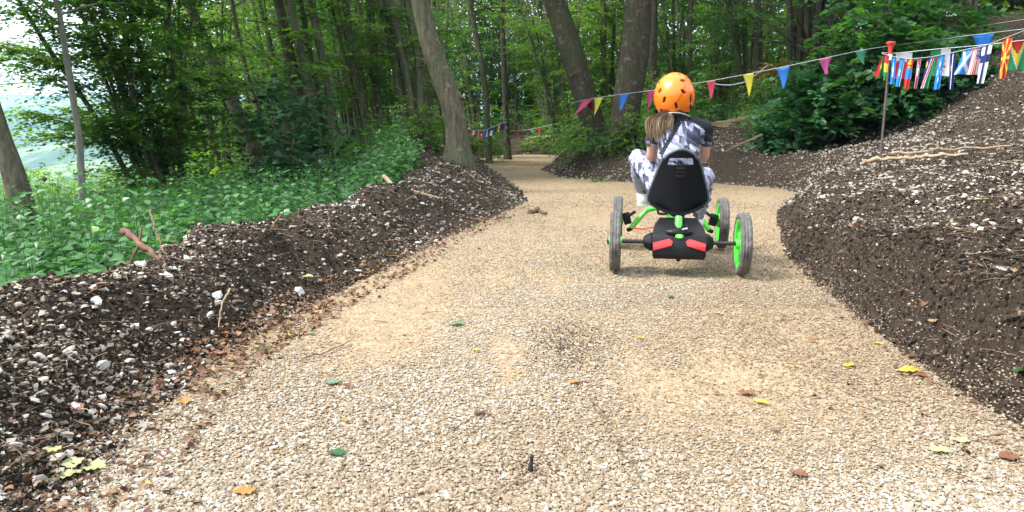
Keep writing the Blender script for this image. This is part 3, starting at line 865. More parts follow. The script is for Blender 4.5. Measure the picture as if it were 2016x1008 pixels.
for a in [
    (1790, 736, .088, 1.3, "yellow", "large bright yellow leaf at the foot of the right bank"),
    (1813, 742, .052, 2.6, "rust", "pale brown curled leaf tucked against the large yellow leaf"),
    (1672, 724, .052, 1.6, "yellow", "flat yellow leaf on gravel just left of the large yellow leaf"),
    (1500, 797, .048, 0.8, "yellow", "lone yellow leaf on gravel at the tip of a brown curled leaf"),
    (1470, 778, .06, 1.7, "rust", "long rust brown leaf on gravel beside the lone yellow leaf"),
    (1728, 679, .035, 1.1, "yellow", "small yellow leaf above brown litter at the right bank's foot"),
    (1568, 725, .022, 0.3, "yellow", "tiny yellow leaf on gravel between two larger yellow ones"),
    (1850, 892, .055, 1.5, "pale", "pale green leaf on white gravel, lower of two at the right"),
    (1895, 873, .045, 1.7, "pale", "pale green leaf on white gravel, upper of two at the right"),
    (2003, 824, .055, 1.2, "green", "dark green leaf against the foot of the right bank"),
    (1985, 905, .06, 1.9, "rust", "folded rust brown leaf on gravel below the right bank"),
    (665, 898, .055, 1.4, "green", "dark green lobed leaf alone on the lower left gravel"),
    (655, 758, .055, 1.7, "teal", "grey green leaf lying flat on the left side of the path"),
    (900, 641, .075, 1.8, "teal", "long pale teal leaf with a dark twig at its tip"),
    (938, 693, .035, 1.2, "yellow", "yellow leaf on gravel left of the sandy rut"),
    (482, 974, .062, 1.6, "amber", "ochre yellow leaf on gravel at the lower edge"),
    (290, 960, .025, 0.6, "yellow", "small yellow leaf on gravel beyond the four pale leaves"),
    (100, 897, .062, 1.9, "pale", "uppermost of the four pale leaves on the near left bank"),
    (142, 918, .072, 0.5, "pale", "upright one of the four pale leaves on the near left bank"),
    (183, 927, .070, 1.4, "pale", "right hand one of the four pale leaves on the near left bank"),
    (135, 941, .060, -0.7, "pale", "lowest of the four pale leaves on the near left bank"),
    (605, 562, .075, 1.6, "pale", "pale green leaf on dark soil among rusty litter"),
    (760, 485, .06, 0.7, "yellow", "yellow leaf high on the left bank by white stones"),
    (524, 693, .06, 2.2, "green", "very dark green curled leaf at the foot of the left bank"),
    (614, 660, .035, 1.5, "teal", "small teal leaf on the gravel's left margin"),
    (567, 664, .028, 1.3, "yellow", "small lemon leaf beside rusty litter left of the teal leaf"),
    (365, 795, .055, 0.4, "amber", "amber curled leaf standing in the rusty litter"),
    (1132, 757, .038, 1.7, "amber", "amber leaf at the lower edge of the dark stain"),
    (1260, 668, .030, 1.6, "yellow", "yellow leaf on gravel midway between kart and dark stain"),
    (1321, 588, .040, 1.5, "green", "bright green leaf on gravel behind the kart"),
    (1418, 621, .035, 1.4, "pale", "pale lime leaf on gravel behind the right rear wheel"),
    (1475, 343, .090, 0.2, "yellow", "yellow leaf on the gravel margin behind the rider"),
    (1458, 315, .085, 0.5, "pale", "lime leaf on the stony slope behind the rider"),
    (1918, 549, .060, 1.1, "pale", "pale leaf on white stones on top of the right bank"),
    (1410, 778, .03, 0.8, "rust", "short rust leaf just left of the long rust one"),
    (1575, 940, .045, 1.0, "rust", "dark brown crumpled leaf on the lower right gravel"),
    (680, 832, .03, 0.2, "amber", "thin amber leaf flake near the dark green lobed leaf"),
    (150, 830, .075, 1.0, "rust", "brown leaf on dark soil above the four pale leaves"),
    (430, 700, .07, 1.4, "rust", "brown curled leaf on the rim of the left bank"),
]:
    leaf_thing(*a)

def stick(name, pts, rad, mat, lab, cat, seg=7, side=()):
    b = MB()
    pts = np.array(pts, float)
    n = max(10, len(pts) * 5); t = np.linspace(0, len(pts) - 1, n)
    P = np.stack([np.interp(t, range(len(pts)), pts[:, k]) for k in range(3)], 1)
    ln = np.linalg.norm(pts[-1] - pts[0])
    P[1:-1] += rng.normal(0, 0.008 * ln, (n - 2, 3))
    rr_ = np.linspace(rad, rad * 0.55, n) * rng.uniform(0.85, 1.15, n)
    b.tube(P, rr_, seg)
    for (t0, dx, dy, dz, l) in side:
        q = P[int(t0 * (n - 1))]
        b.tube([q, q + np.array((dx, dy, dz)) * l * 0.5 + rng.normal(0, .01, 3), q + np.array((dx, dy, dz)) * l], [rad * .45, rad * .35, rad * .2], 5)
    return b.build(name, mat, label=lab, cat=cat)

M_BRANCH = plain("broken_bark", (0.13, 0.065, 0.045), 0.85, 0.45, 18, 0.5)
def PXh(px, py, Y, dz=0.0):
    p = PX(px, py, Y); return np.array(p) + np.array((0, 0, dz))
stick("broken_branch", [PXh(243, 452, 3.55), PXh(262, 468, 3.5), PXh(300, 497, 3.42), PXh(335, 525, 3.35), PXh(350, 545, 3.3, -.05)], .017, M_BRANCH, "thick red brown broken branch poking out of the left bank over the nettles", "branch", 9, ((0.35, .2, -.1, .7, .12), (0.35, -.35, -.1, -.8, .2)))
stick("dead_stick", [PXh(755, 346, 7.0), PXh(800, 393, 6.7), PXh(806, 400, 6.65, -.05)], .019, M_TWIGP, "straight pale brown stick leaning out of the left mound", "stick", 8)
stick("dead_stick", [PXh(815, 377, 6.9), PXh(865, 390, 6.9)], .014, M_TWIGP, "short brown stick lying flat on the left mound", "stick")
stick("dead_stick", [PXh(775, 410, 6.5), PXh(835, 373, 6.6)], .012, M_TWIG, "dark stick propped beside the straight pale stick on the mound", "stick")
stick("bare_twig", [PXh(295, 415, 3.6), PXh(305, 450, 3.5), PXh(322, 495, 3.4), PXh(335, 512, 3.35)], .005, M_TWIG, "thin bare twig rising behind the thick broken branch", "twig", 6)
stick("bare_twig", [PXh(553, 422, 4.3), PXh(530, 455, 4.25), PXh(513, 500, 4.15, -.04)], .006, M_TWIG, "curved dark twig standing on the left bank rim", "twig", 6)
stick("bare_twig", [PXh(420, 470, 3.8), PXh(400, 505, 3.75), PXh(392, 515, 3.7, -.03)], .005, M_TWIG, "short forked twig on the left bank rim left of the curved one", "twig", 6)
stick("bare_twig", [PXh(453, 568, 3.1), PXh(436, 600, 3.05), PXh(430, 635, 3.0, -.02)], .0045, M_TWIGP, "thin upright grey twig in the middle of the left bank", "twig", 6)
stick("driftwood_root", [PXh(1700, 318, 7.9), PXh(1760, 312, 7.9), PXh(1830, 308, 7.8), PXh(1905, 303, 7.7)], .024, M_TWIGP, "long bleached branch lying on the slope beside the stake", "branch", 8)
stick("driftwood_root", [PXh(1755, 302, 8.2), PXh(1860, 296, 8.1), PXh(1990, 287, 8.0)], .016, M_TWIGP, "thin bleached branch above the long one on the slope", "branch", 7)
stick("dead_stick", [PXh(1500, 266, 11.6), PXh(1440, 292, 11.3), PXh(1425, 300, 11.2)], .022, M_TWIG, "straight dark stick on the slope behind the rider", "stick")
stick("fallen_log", [PXh(1012, 299, 30.5), PXh(1060, 292, 30.8), PXh(1120, 280, 31)], .10, M_TWIGP, "long pale log lying along the foot of the far bank", "log")
for i, (a, b, Y, lab) in enumerate([((1045, 282), (1110, 262), 30, "sloping pale branch on the brushwood beyond the bend"), ((1030, 276), (1085, 268), 30.4, "low grey branch on the brushwood beyond the bend"), ((1075, 285), (1130, 256), 30.2, "steepest branch on the brushwood beyond the bend")]):
    stick("dead_branch", [PXh(*a, Y), PXh((a[0] + b[0]) / 2, (a[1] + b[1]) / 2 - 3, Y), PXh(*b, Y)], .05, M_TWIGP, lab, "branch")
x0, y0 = GP(1043, 932); h0 = hz(x0, y0)
stick("charred_stub", [(x0, y0, h0 - .005), (x0 + .006, y0 + .004, h0 + .045)], .0075, plain("black_stub", (0.012, 0.01, 0.01), .8, .3, 60, .4), "little black stub of wood standing up in the gravel", "stick", 9)
pp = [GP(1160, 790), GP(1192, 830), GP(1215, 880), GP(1240, 925), GP(1260, 960)]
stick("long_twig", [(a, b, hz(a, b) + .016) for a, b in pp], .0022, M_TWIG, "long thin red brown twig curving across the lower gravel", "twig", 5)
pp = [GP(600, 712), GP(640, 700), GP(690, 680)]
stick("long_twig", [(a, b, hz(a, b) + .014) for a, b in pp], .0035, M_BRANCH, "reddish twig lying on the left side of the gravel", "twig", 5)
pp = [GP(1042, 421), GP(1060, 418), GP(1075, 423)]
stick("bark_scrap", [(a, b, hz(a, b) + .02) for a, b in pp], .028, M_TWIG, "dark scrap of bark lying alone on the path left of the kart", "bark", 7, ((0.3, .3, .3, .6, .07), (0.7, -.5, .2, .5, .08)))
pp = [GP(935, 822), GP(955, 818), GP(965, 824)]
stick("bark_scrap", [(a, b, hz(a, b) + .014) for a, b in pp], .006, M_TWIG, "small dark bark scrap on the middle of the near gravel", "bark", 6)

# ================================================================== nettles and undergrowth
M_NETTLE = leaf_mat("nettle_leaf", [(0, (0.042, 0.125, 0.040)), (0.45, (0.066, 0.185, 0.060)), (0.8, (0.105, 0.25, 0.08)), (1, (0.19, 0.31, 0.05))], 0.28, 0.42, (1.3, 1.6, .55))
M_STEM = plain("green_stem", (0.07, 0.13, 0.045), .6, .3, 20)

def nettles():
    T, F = leaf_template("nettle")
    n = 7600
    y = rng.uniform(2.2, 15.5, n) ; x = rng.uniform(-10.5, 0.5, n)
    k = (np.abs(x) < 0.72 * y + 0.6); x, y = x[k], y[k]
    h, d = H(x, y, False)
    foot = np.interp(y, [0, 6, 8, 10, 13, 28], [1.02, 1.02, 1.1, 1.5, 1.6, 1.3])
    k = region(x, y) & (d > foot) & (y < 11.5) & (x > -9.8) & (y - 0.6 * x < 19.5)
    x, y, h, d = x[k], y[k], h[k], d[k]
    n = len(x)
    hh = rng.uniform(0.40, 0.74, n) * np.clip((d - np.interp(y, [0, 6, 8, 10, 13, 28], [1.02, 1.02, 1.1, 1.5, 1.6, 1.3])) * 2.5 + 0.4, 0.4, 1) * (1 + 0.25 * fbm(x * .8, y * .8, 2, 61))
    P = []; D = []; U = []; S = []
    for i in range(n):
        lean = rng.normal(0, 0.10, 2)
        k = 7; a0 = rng.uniform(0, 6.28)
        for j in range(k):
            t = 0.25 + 0.75 * j / (k - 1)
            c = np.array((x[i] + lean[0] * t * hh[i], y[i] + lean[1] * t * hh[i], h[i] + hh[i] * t))
            a = a0 + j * math.pi / 2 + rng.normal(0, .25)
            sz = (0.090 - 0.045 * max(0, (t - .55) / .45)) * rng.uniform(.8, 1.25)
            for s in (0, math.pi):
                el = rng.normal(0.05 - 0.35 * (1 - t), 0.25) if t < .95 else 0.55
                P.append(c); D.append((math.cos(a + s) * math.cos(el), math.sin(a + s) * math.cos(el), math.sin(el))); S.append(sz)
    P = np.array(P); D = np.array(D); S = np.array(S)
    P = P + D * (S * 0.25)[:, None]
    U = nrm(np.array([0, 0, 1.0]) + rng.normal(0, .28, P.shape))
    X, Y, Z = axes_from(D, U)
    V, FF = inst(T, F, P, X, Y, Z, S)
    rn = np.repeat(np.clip(np.repeat(rng.uniform(0, .75, n), 14) + rng.normal(0, .15, n * 14), 0, 1), T.shape[0])
    obj("nettle_foliage", mesh_np("nettle_foliage", V, FF, True, {"rnd": rn}, [M_NETTLE]), label="dense bed of fresh green nettles behind the left bank", cat="nettles", kind="stuff")
    # stems
    Vs = []; Fs = []
    base = np.stack([x, y, h - .02], 1); top = base + np.stack([np.zeros(n), np.zeros(n), hh + .02], 1)
    ring = np.array([(0.004, 0, 0), (-.002, .0035, 0), (-.002, -.0035, 0)])
    V = np.concatenate([base[:, None] + ring, top[:, None] + ring * .5], 1).reshape(-1, 3)
    f = np.array([(0, 1, 4, 3), (1, 2, 5, 4), (2, 0, 3, 5)])
    FF = (f[None] + (np.arange(n) * 6)[:, None, None]).reshape(-1, 4)
    obj("nettle_stems", mesh_np("nettle_stems", V, FF, False, mats=[M_STEM]), label="thin green stems carrying the nettle bed", cat="nettles", kind="stuff")
nettles()

# ---- leaf colours of the wood
M_LF_DARK = leaf_mat("dark_leaf", [(0, (0.024, 0.080, 0.028)), (0.5, (0.045, 0.130, 0.040)), (1, (0.10, 0.22, 0.06))], 0.48, 0.4, (1.7, 1.9, .5))
M_LF_MID = leaf_mat("mid_leaf", [(0, (0.044, 0.122, 0.034)), (0.5, (0.086, 0.20, 0.044)), (1, (0.165, 0.285, 0.06))], 0.54, 0.42, (1.9, 1.8, .45))
M_LF_LIGHT = leaf_mat("light_leaf", [(0, (0.07, 0.18, 0.035)), (0.5, (0.11, 0.25, 0.05)), (1, (0.18, 0.34, 0.07))], 0.5, 0.45, (1.8, 1.6, .45))  # light green leaf; sunlit look of the left trees is painted in with it
M_LF_BLUE = leaf_mat("hazel_leaf", [(0, (0.018, 0.072, 0.030)), (0.6, (0.034, 0.120, 0.048)), (1, (0.06, 0.18, 0.06))], 0.25, 0.45, (1.6, 1.8, .5))
BARK_A = bark_mat("smooth_bark", (0.030, 0.026, 0.018), (0.13, 0.115, 0.083), moss=0.45)
BARK_B = bark_mat("dark_bark", (0.024, 0.020, 0.015), (0.068, 0.055, 0.042), moss=0.4)
BARK_C = bark_mat("pale_bark", (0.10, 0.095, 0.08), (0.23, 0.215, 0.185), moss=0.1)
BARK_S = bark_mat("stem_bark", (0.05, 0.045, 0.03), (0.16, 0.145, 0.105), scale=10, moss=0.6)

def spray_leaves(C, Dh, L, nl, lsize, r, flat=0.18):
    """C (n,3) spray roots, Dh (n,3) directions, L (n,) lengths; nl leaves on each; returns P,D,N,S"""
    n = len(C)
    t = (np.arange(nl) + 0.5) / nl
    side = np.where(np.arange(nl) % 2 == 0, 1.0, -1.0)
    Dh = nrm(Dh)
    up = nrm(np.array([0, 0, 1.0]) + r.normal(0, flat, (n, 3)))
    Xs, Ys, Zs = axes_from(Dh, up)
    tt = t[None, :, None]
    P = C[:, None] + Ys[:, None] * tt * L[:, None, None] - np.array([0, 0, 1.0]) * (tt ** 2) * (L * 0.28)[:, None, None]
    P = P + r.normal(0, 0.012, P.shape)
    ang = r.normal(0.85, 0.25, (n, nl)) * side
    D = Ys[:, None] * np.cos(ang)[..., None] + Xs[:, None] * np.sin(ang)[..., None] + np.array([0, 0, -.18])
    N = Zs[:, None] + r.normal(0, 0.28, (n, nl, 3))
    S = lsize * r.uniform(0.65, 1.2, (n, nl)) * (1.0 - 0.25 * t[None])
    return P.reshape(-1, 3), nrm(D.reshape(-1, 3)), nrm(N.reshape(-1, 3)), S.ravel()

def leaves_mesh(name, C, Dh, L, nl, lsize, mat, r, tmpl="far", flat=0.18, twigs=True, tone=None):
    P, D, N, S = spray_leaves(C, Dh, L, nl, lsize, r, flat)
    T, F = leaf_template(tmpl)
    X, Y, Z = axes_from(D, N)
    V, FF = inst(T, F, P, X, Y, Z, S)
    base = r.uniform(0.1, 0.8, len(C)) if tone is None else tone
    rn = np.clip(np.repeat(base, nl) + r.normal(0, .16, len(P)), 0, 1)
    rn = np.repeat(rn, T.shape[0])
    mats = [mat]; mi = None; Fs = [FF]
    if twigs:
        n = len(C); up = np.array([0, 0, 1.0])
        Dn = nrm(Dh); tip = C + Dn * (L * .95)[:, None] - up * (L * .27)[:, None]; mid = C + Dn * (L * .5)[:, None] - up * (L * .07)[:, None]
        sx = nrm(np.cross(Dn, up)) * 0.0045
        q = np.stack([C - sx, C + sx, mid + sx * .7, mid - sx * .7, tip + sx * .3, tip - sx * .3], 1)
        q[:, :, 2] += 0.001
        o = len(V)
        V = np.concatenate([V, q.reshape(-1, 3)])
        f = (np.array([(0, 1, 2, 3), (3, 2, 4, 5)])[None] + (o + np.arange(n) * 6)[:, None, None]).reshape(-1, 4)
        Fs.append(f); rn = np.concatenate([rn, np.zeros(n * 6)])
        mats.append(BARK_S); mi = np.concatenate([np.zeros(len(FF)), np.ones(len(f))]).astype(np.int32)
    return mesh_np(name, V, Fs, False, {"rnd": rn}, mats, mi)

def wiggle_line(p0, p1, n, amp, r, bow=None):
    t = np.linspace(0, 1, n)[:, None]
    P = np.array(p0) * (1 - t) + np.array(p1) * t
    if bow is not None: P = P + np.array(bow) * (4 * t * (1 - t))
    w = np.cumsum(r.normal(0, amp, (n, 3)), 0); w -= w[0] * (1 - t) + w[-1] * t
    w[:, 2] *= 0.3
    return P + w
# ================================================================== trees
def coppice_parts(seed, nst, height, spread, leafmat, nspray=700, lsize=0.095, zmin=1.3, rad=0.05, lean=(0, 0), nl=13, out=1.5):
    r = np.random.default_rng(seed)
    stems = []; C = []; Dv = []; Lv = []
    for k in range(nst):
        a = 2 * math.pi * (k + r.uniform(-.3, .3)) / nst
        sp = spread * r.uniform(0.4, 1.0) * height
        top = np.array((math.cos(a) * sp + lean[0], math.sin(a) * sp + lean[1], height * r.uniform(.8, 1.05)))
        b0 = np.array((math.cos(a) * 0.12, math.sin(a) * 0.12, -0.15))
        ln = wiggle_line(b0, top, 12, 0.05, r, (-math.cos(a) * sp * .12, -math.sin(a) * sp * .12, 0))
        r0 = rad * r.uniform(.55, 1.15)
        m = MB(); m.tube(ln, np.linspace(r0, r0 * .25, 12) * (1 + 0.06 * r.normal(0, 1, 12)), 7)
        # side limbs
        for q in range(9):
            t = r.uniform(.18, .95); i = t * 11; i0 = int(i); p = ln[i0] + (ln[min(i0 + 1, 11)] - ln[i0]) * (i - i0)
            b = r.uniform(0, 6.28); L = r.uniform(.6, 1.0) * out * (1.1 - .4 * t)
            e = p + np.array((math.cos(b) * L, math.sin(b) * L, L * r.uniform(.1, .6)))
            br = wiggle_line(p, e, 5, .03, r, (0, 0, .08))
            rb = r0 * (1 - t * .7) * .38
            m.tube(br, np.linspace(rb, .004, 5), 5, caps=False)
            ns = int(nspray / nst / 9 * .62)
            for s in range(ns):
                u = r.uniform(.15, 1); j = u * 4; j0 = min(int(j), 3); c = br[j0] + (br[j0 + 1] - br[j0]) * (j - j0)
                if c[2] < zmin and r.uniform() < .85: continue
                g = b + r.normal(0, .9)
                C.append(c); Dv.append((math.cos(g), math.sin(g), r.normal(.12, .2))); Lv.append(r.uniform(.35, .75))
        ns = int(nspray / nst * .38)
        for s in range(ns):
            t = r.uniform(.1, 1); i = t * 10.99; i0 = int(i); c = ln[i0] + (ln[i0 + 1] - ln[i0]) * (i - i0)
            if c[2] < zmin * .8 and r.uniform() < .8: continue
            g = r.uniform(0, 6.28)
            C.append(c); Dv.append((math.cos(g), math.sin(g), r.normal(.25, .2))); Lv.append(r.uniform(.4, .9))
        stems.append(m)
    C = np.array(C); Dv = np.array(Dv); Lv = np.array(Lv)
    k_ = (C[:, 2] < 4.6) | (r.uniform(0, 1, len(C)) < .07)
    C = C[k_]; Dv = Dv[k_]; Lv = Lv[k_]
    crown = leaves_mesh("crown", C, Dv, Lv, nl, lsize, leafmat, r)
    return stems, crown

def make_coppice(loc, rz, scale, label, group, seed, stem_name="trunk", **kw):
    barkm = kw.pop("bark", BARK_S)
    st, cr = coppice_parts(seed, **kw)
    root = empty("coppiced_tree", loc, rz, label, "tree", group)
    for m in st: m.build(stem_name, barkm, root)
    obj("crown", cr, root)
    root.scale = (scale,) * 3
    return root

def XY(px, Y): 
    return (px - 1008) / FPX * Y * 1.012, Y

# named trees, laid along what the photograph shows of their trunks
def trunk_tree(name, pts, Y, label, bark, ext=7.0, crownkw=None, root_flare=1.35, seg=18, knobs=(), lean_ext=None, seed=1, stubs=(), dy=None):
    """pts: (px, py, width in px) from the foot upwards"""
    r = np.random.default_rng(seed)
    P = []; W = []
    for i, (px, py, w) in enumerate(pts):
        yy = Y + (dy[i] if dy else 0)
        P.append(PX(px, py, yy)); W.append(w / FPX * yy / 2)
    P = np.array(P); W = np.array(W)
    gx, gy = P[0][0], P[0][1]
    gz = hz(gx, gy)
    P[0][2] = gz - 0.02
    foot = P[0].copy(); foot[2] -= 0.25
    d = P[-1] - P[-2]; d /= np.linalg.norm(d)
    if lean_ext is not None: d = np.array(lean_ext, float) / np.linalg.norm(lean_ext)
    steps = 5
    ext_pts = [P[-1] + d * ext * (k / steps) + np.array((r.normal(0, .1), r.normal(0, .1), 0)) for k in range(1, steps + 1)]
    ext_w = [W[-1] * (1 - .75 * k / steps) for k in range(1, steps + 1)]
    A = np.concatenate([[foot], P, ext_pts]); RW = np.concatenate([[W[0] * root_flare], [W[0] * 1.12], W[1:], ext_w])
    n = 60
    s = np.concatenate([[0], np.cumsum(np.linalg.norm(np.diff(A, axis=0), axis=1))])
    # smooth (Catmull-like) resampling
    q = np.linspace(0, s[-1], n)
    L = np.stack([np.interp(q, s, A[:, k]) for k in range(3)], 1); Rr = np.interp(q, s, RW)
    for _ in range(2):
        L[1:-1] = (L[:-2] + 2 * L[1:-1] + L[2:]) / 4; Rr[1:-1] = (Rr[:-2] + 2 * Rr[1:-1] + Rr[2:]) / 4
    zg = (L[:, 2] - gz)
    Rr = Rr * (1 + 0.35 * np.exp(-np.clip(zg, 0, None) / 0.16))
    root = empty(name, (gx, gy, gz), 0, label, "tree")
    off = np.array((gx, gy, gz))
    m = MB()
    a = np.arange(seg) * 2 * math.pi / seg
    m.tube(L - off, np.stack([Rr, Rr], 1), seg)
    # uneven bark surface
    V = m.V[0]; ring = np.repeat(np.arange(n), seg); aa = np.tile(a, n)
    cen = np.repeat(L - off, seg, 0); rad = V - cen
    k = 1 + 0.05 * np.sin(aa * 3 + ring * .35) + r.normal(0, .012, len(V)) + 0.10 * np.exp(-np.clip(np.repeat(zg, seg), 0, None) / .15) * np.sin(aa * 5 + 1)
    m.V[0] = cen + rad * k[:, None]
    for (px, py, sz, side) in knobs:
        p = np.array(PX(px, py, Y)) - off + np.array((0, -.02, 0))
        m.ellipsoid(p, (sz, sz, sz * 1.15), nu=10, nv=8)
        m.V[-1] += rng.normal(0, sz * .05, m.V[-1].shape)
    for (pa, pb, rs) in stubs:
        m.tube([np.array(PX(*pa)) - off, (np.array(PX(*pa)) + np.array(PX(*pb))) / 2 - off + (0, 0, .01), np.array(PX(*pb)) - off], [rs, rs * .8, rs * .4], 7)
    m.build("trunk", bark, root)
    if crownkw:
        kw = dict(n=260, radius=2.2, zlo=3.0, zhi=8, mat=M_LF_MID, lsize=.1, nl=14)
        kw.update(crownkw)
        C = []; D = []; Ls = []
        zz = (L - off)[:, 2]
        lm = MB(); nlimb = kw.get("limbs", 12)
        for b in range(nlimb):
            z = r.uniform(kw["zlo"] * .8, kw["zhi"]); i = int(np.argmin(abs(zz - z))); p = (L - off)[i]
            g = r.uniform(0, 6.28); RL = kw["radius"] * r.uniform(.6, 1)
            e = p + np.array((math.cos(g) * RL, math.sin(g) * RL, RL * r.uniform(.05, .5)))
            br = wiggle_line(p, e, 6, .05, r, (0, 0, .15))
            lm.tube(br, np.linspace(Rr[i] * .30 + .003, .004, 6), 6, caps=False)
            for s_ in range(kw["n"] // nlimb):
                u = r.uniform(.15, 1); j = u * 5; j0 = min(int(j), 4); c = br[j0] + (br[j0 + 1] - br[j0]) * (j - j0)
                c = c + r.normal(0, .18, 3)
                gg = g + r.normal(0, .9)
                C.append(c); D.append((math.cos(gg), math.sin(gg), r.normal(.05, .2))); Ls.append(r.uniform(.35, .8))
        lm.build("limbs" if False else "limb", bark, root)
        obj("crown", leaves_mesh("crown", np.array(C), np.array(D), np.array(Ls), kw["nl"], kw["lsize"], kw["mat"], r), root)
    return root

trunk_tree("knobbly_tree", [(903, 320, 44), (900, 270, 42), (896, 225, 42), (884, 190, 44), (868, 150, 41), (850, 100, 38), (838, 50, 35), (826, 0, 33)], 10.6,
           "smooth grey leaning tree with knobs rooted on the left soil mound", BARK_A, 7, dict(zlo=4.2, zhi=9, radius=3.0, n=420, mat=M_LF_MID), seed=3,
           knobs=((900, 190, .072, 1), (857, 146, .062, 1), (843, 122, .05, 1), (870, 170, .05, 1)), stubs=(((848, 124, 10.5), (815, 113, 10.5), .012),))
trunk_tree("woodland_tree", [(1178, 300, 46), (1172, 260, 44), (1156, 205, 44), (1142, 160, 45), (1125, 105, 45), (1108, 50, 43), (1092, 0, 41)], 15.2,
           "dark trunk leaning left on the island, with a pale broken stub", BARK_B, 8, dict(zlo=5, zhi=10, radius=3.4, n=420, mat=M_LF_MID), seed=4,
           stubs=(((1122, 152, 14.9), (1143, 140, 14.8), .035),))
trunk_tree("woodland_tree", [(1228, 285, 58), (1229, 240, 54), (1235, 190, 55), (1243, 140, 56), (1250, 90, 55), (1255, 40, 52), (1258, 0, 50)], 14.6,
           "thickest dark trunk, upright on the island just left of the orange helmet", BARK_B, 8, dict(zlo=5, zhi=10, radius=3.4, n=420, mat=M_LF_DARK), seed=5)
trunk_tree("woodland_tree", [(1292, 240, 17), (1289, 180, 16), (1284, 120, 16), (1286, 60, 17), (1287, 0, 15)], 17.5,
           "slim dark trunk just right of the thickest trunk on the island", BARK_B, 6, dict(zlo=4, zhi=9, radius=2.2, n=260, mat=M_LF_DARK), seed=6)
trunk_tree("leaning_tree", [(50, 425, 46), (38, 375, 44), (22, 325, 40), (8, 280, 34), (-6, 235, 29), (-20, 190, 27)], 6.6,
           "bare leaning grey trunk at the far left above the nettles", BARK_A, 4.5, dict(zlo=4.0, zhi=6, radius=1.8, n=160, mat=M_LF_MID), seed=7, knobs=((8, 314, .028, 1), (90, 352, .02, 1)), root_flare=1.1)
trunk_tree("slender_tree", [(157, 400, 14), (160, 340, 13), (158, 280, 12.5), (150, 230, 12), (140, 170, 12), (130, 110, 11), (122, 60, 10), (116, 10, 9)], 8.2,
           "slender pale leaning trunk between the bare trunk and the dense dark tree", BARK_C, 3.2, dict(zlo=2.5, zhi=6, radius=1.9, n=520, mat=M_LF_DARK, limbs=14), seed=8, root_flare=1.1)
trunk_tree("woodland_tree", [(520, 330, 26), (497, 285, 25), (478, 245, 24), (452, 190, 23), (425, 130, 22), (398, 70, 21), (368, 0, 20)], 12.5,
           "long brown trunk leaning left beyond the nettles, left of the middle", BARK_A, 6, dict(zlo=4, zhi=8, radius=2.6, n=380, mat=M_LF_LIGHT), seed=9)
trunk_tree("woodland_tree", [(590, 310, 17), (585, 260, 17), (578, 205, 16), (568, 140, 15), (558, 70, 14), (545, 0, 13)], 13.5,
           "straight brown trunk right of the long leaning one, behind big leaved bushes", BARK_A, 6, dict(zlo=4, zhi=8, radius=2.6, n=380, mat=M_LF_DARK), seed=10)
trunk_tree("woodland_tree", [(545, 300, 10), (515, 240, 9), (490, 160, 9), (470, 80, 9), (455, 0, 8)], 13.2,
           "thin brown trunk leaning left between two thicker ones beyond the nettles", BARK_A, 6, dict(zlo=4, zhi=8, radius=2.2, n=240, mat=M_LF_LIGHT), seed=12)
trunk_tree("woodland_tree", [(1000, 262, 12), (995, 200, 11), (992, 120, 11), (990, 60, 10), (988, 0, 10)], 24,
           "dark upright trunk where the flag string ends at the bend", BARK_B, 6, dict(zlo=5, zhi=9, radius=2.6, n=260, mat=M_LF_MID), seed=13)
trunk_tree("woodland_tree", [(963, 262, 11), (958, 200, 11), (950, 130, 12), (935, 60, 11), (925, 0, 10)], 21,
           "brown leaning trunk above the small flag string at the bend", BARK_A, 6, dict(zlo=5, zhi=9, radius=2.6, n=260, mat=M_LF_MID), seed=14)

# dense dark multi-stemmed tree at the left
x, Y = XY(345, 10.4)
make_coppice((x, Y, hz(x, Y)), 0.3, 1.0, "dense dark many-stemmed tree fanning out behind the nettles on the left", None, 41,
             nst=12, height=6.4, spread=0.36, leafmat=M_LF_MID, nspray=5200, lsize=.085, zmin=.7, rad=.042, nl=13, out=1.45, bark=BARK_S, lean=(-1.0, 0))
x, Y = XY(560, 10.6)
bp = make_coppice((x, Y, hz(x, Y)), 0.3, 1.0, "low hazel bush with broad leaves beyond the nettles right of the leaning trunk", None, 43,
             nst=9, height=2.0, spread=0.42, leafmat=M_LF_BLUE, nspray=260, lsize=.15, zmin=.1, rad=.02, nl=8, out=.7)
# thick right-hand hazel clump
x, Y = XY(1572, 15.5)
make_coppice((x, Y, hz(x, Y)), 0.0, 1.0, "dark many-stemmed hazel clump behind the blue pennant on the right", None, 44,
             nst=15, height=8.5, spread=0.22, leafmat=M_LF_DARK, nspray=1500, lsize=.11, zmin=3.0, rad=.085, nl=12, out=1.7, bark=BARK_B)
x, Y = XY(1060, 32)
# general wood: seven forms copied
forms = []
def form(seed, **kw):
    st, cr = coppice_parts(seed, **kw)
    forms.append((st, cr, kw.get("bark", BARK_S)))
zones = {
    "left": ("slender trees packed in the wood behind the left nettle bed", "slender many-stemmed tree in the wood behind the nettle bed"),
    "mid": ("many-stemmed trees in the wood beyond the bend", "many-stemmed tree in the wood beyond the far bend of the path"),
    "right": ("trees on the rising slope behind the pennants", "many-stemmed tree on the wooded slope behind the string of pennants"),
}
specs = [
    dict(nst=6, height=10, spread=.16, leafmat=M_LF_MID, nspray=1250, zmin=1.9, rad=.075, lean=(-1.4, 0)),
    dict(nst=8, height=9.5, spread=.22, leafmat=M_LF_DARK, nspray=1300, zmin=2.0, rad=.06, lean=(-.8, .3)),
    dict(nst=5, height=10.5, spread=.12, leafmat=M_LF_MID, nspray=1150, zmin=1.8, rad=.085, lean=(-1.8, 0)),
    dict(nst=9, height=8.5, spread=.26, leafmat=M_LF_LIGHT, nspray=1150, zmin=1.6, rad=.05, lean=(-.5, 0)),
    dict(nst=7, height=9, spread=.2, leafmat=M_LF_MID, nspray=1450, zmin=1.0, rad=.06, lean=(0, 0)),
]
protos = {}
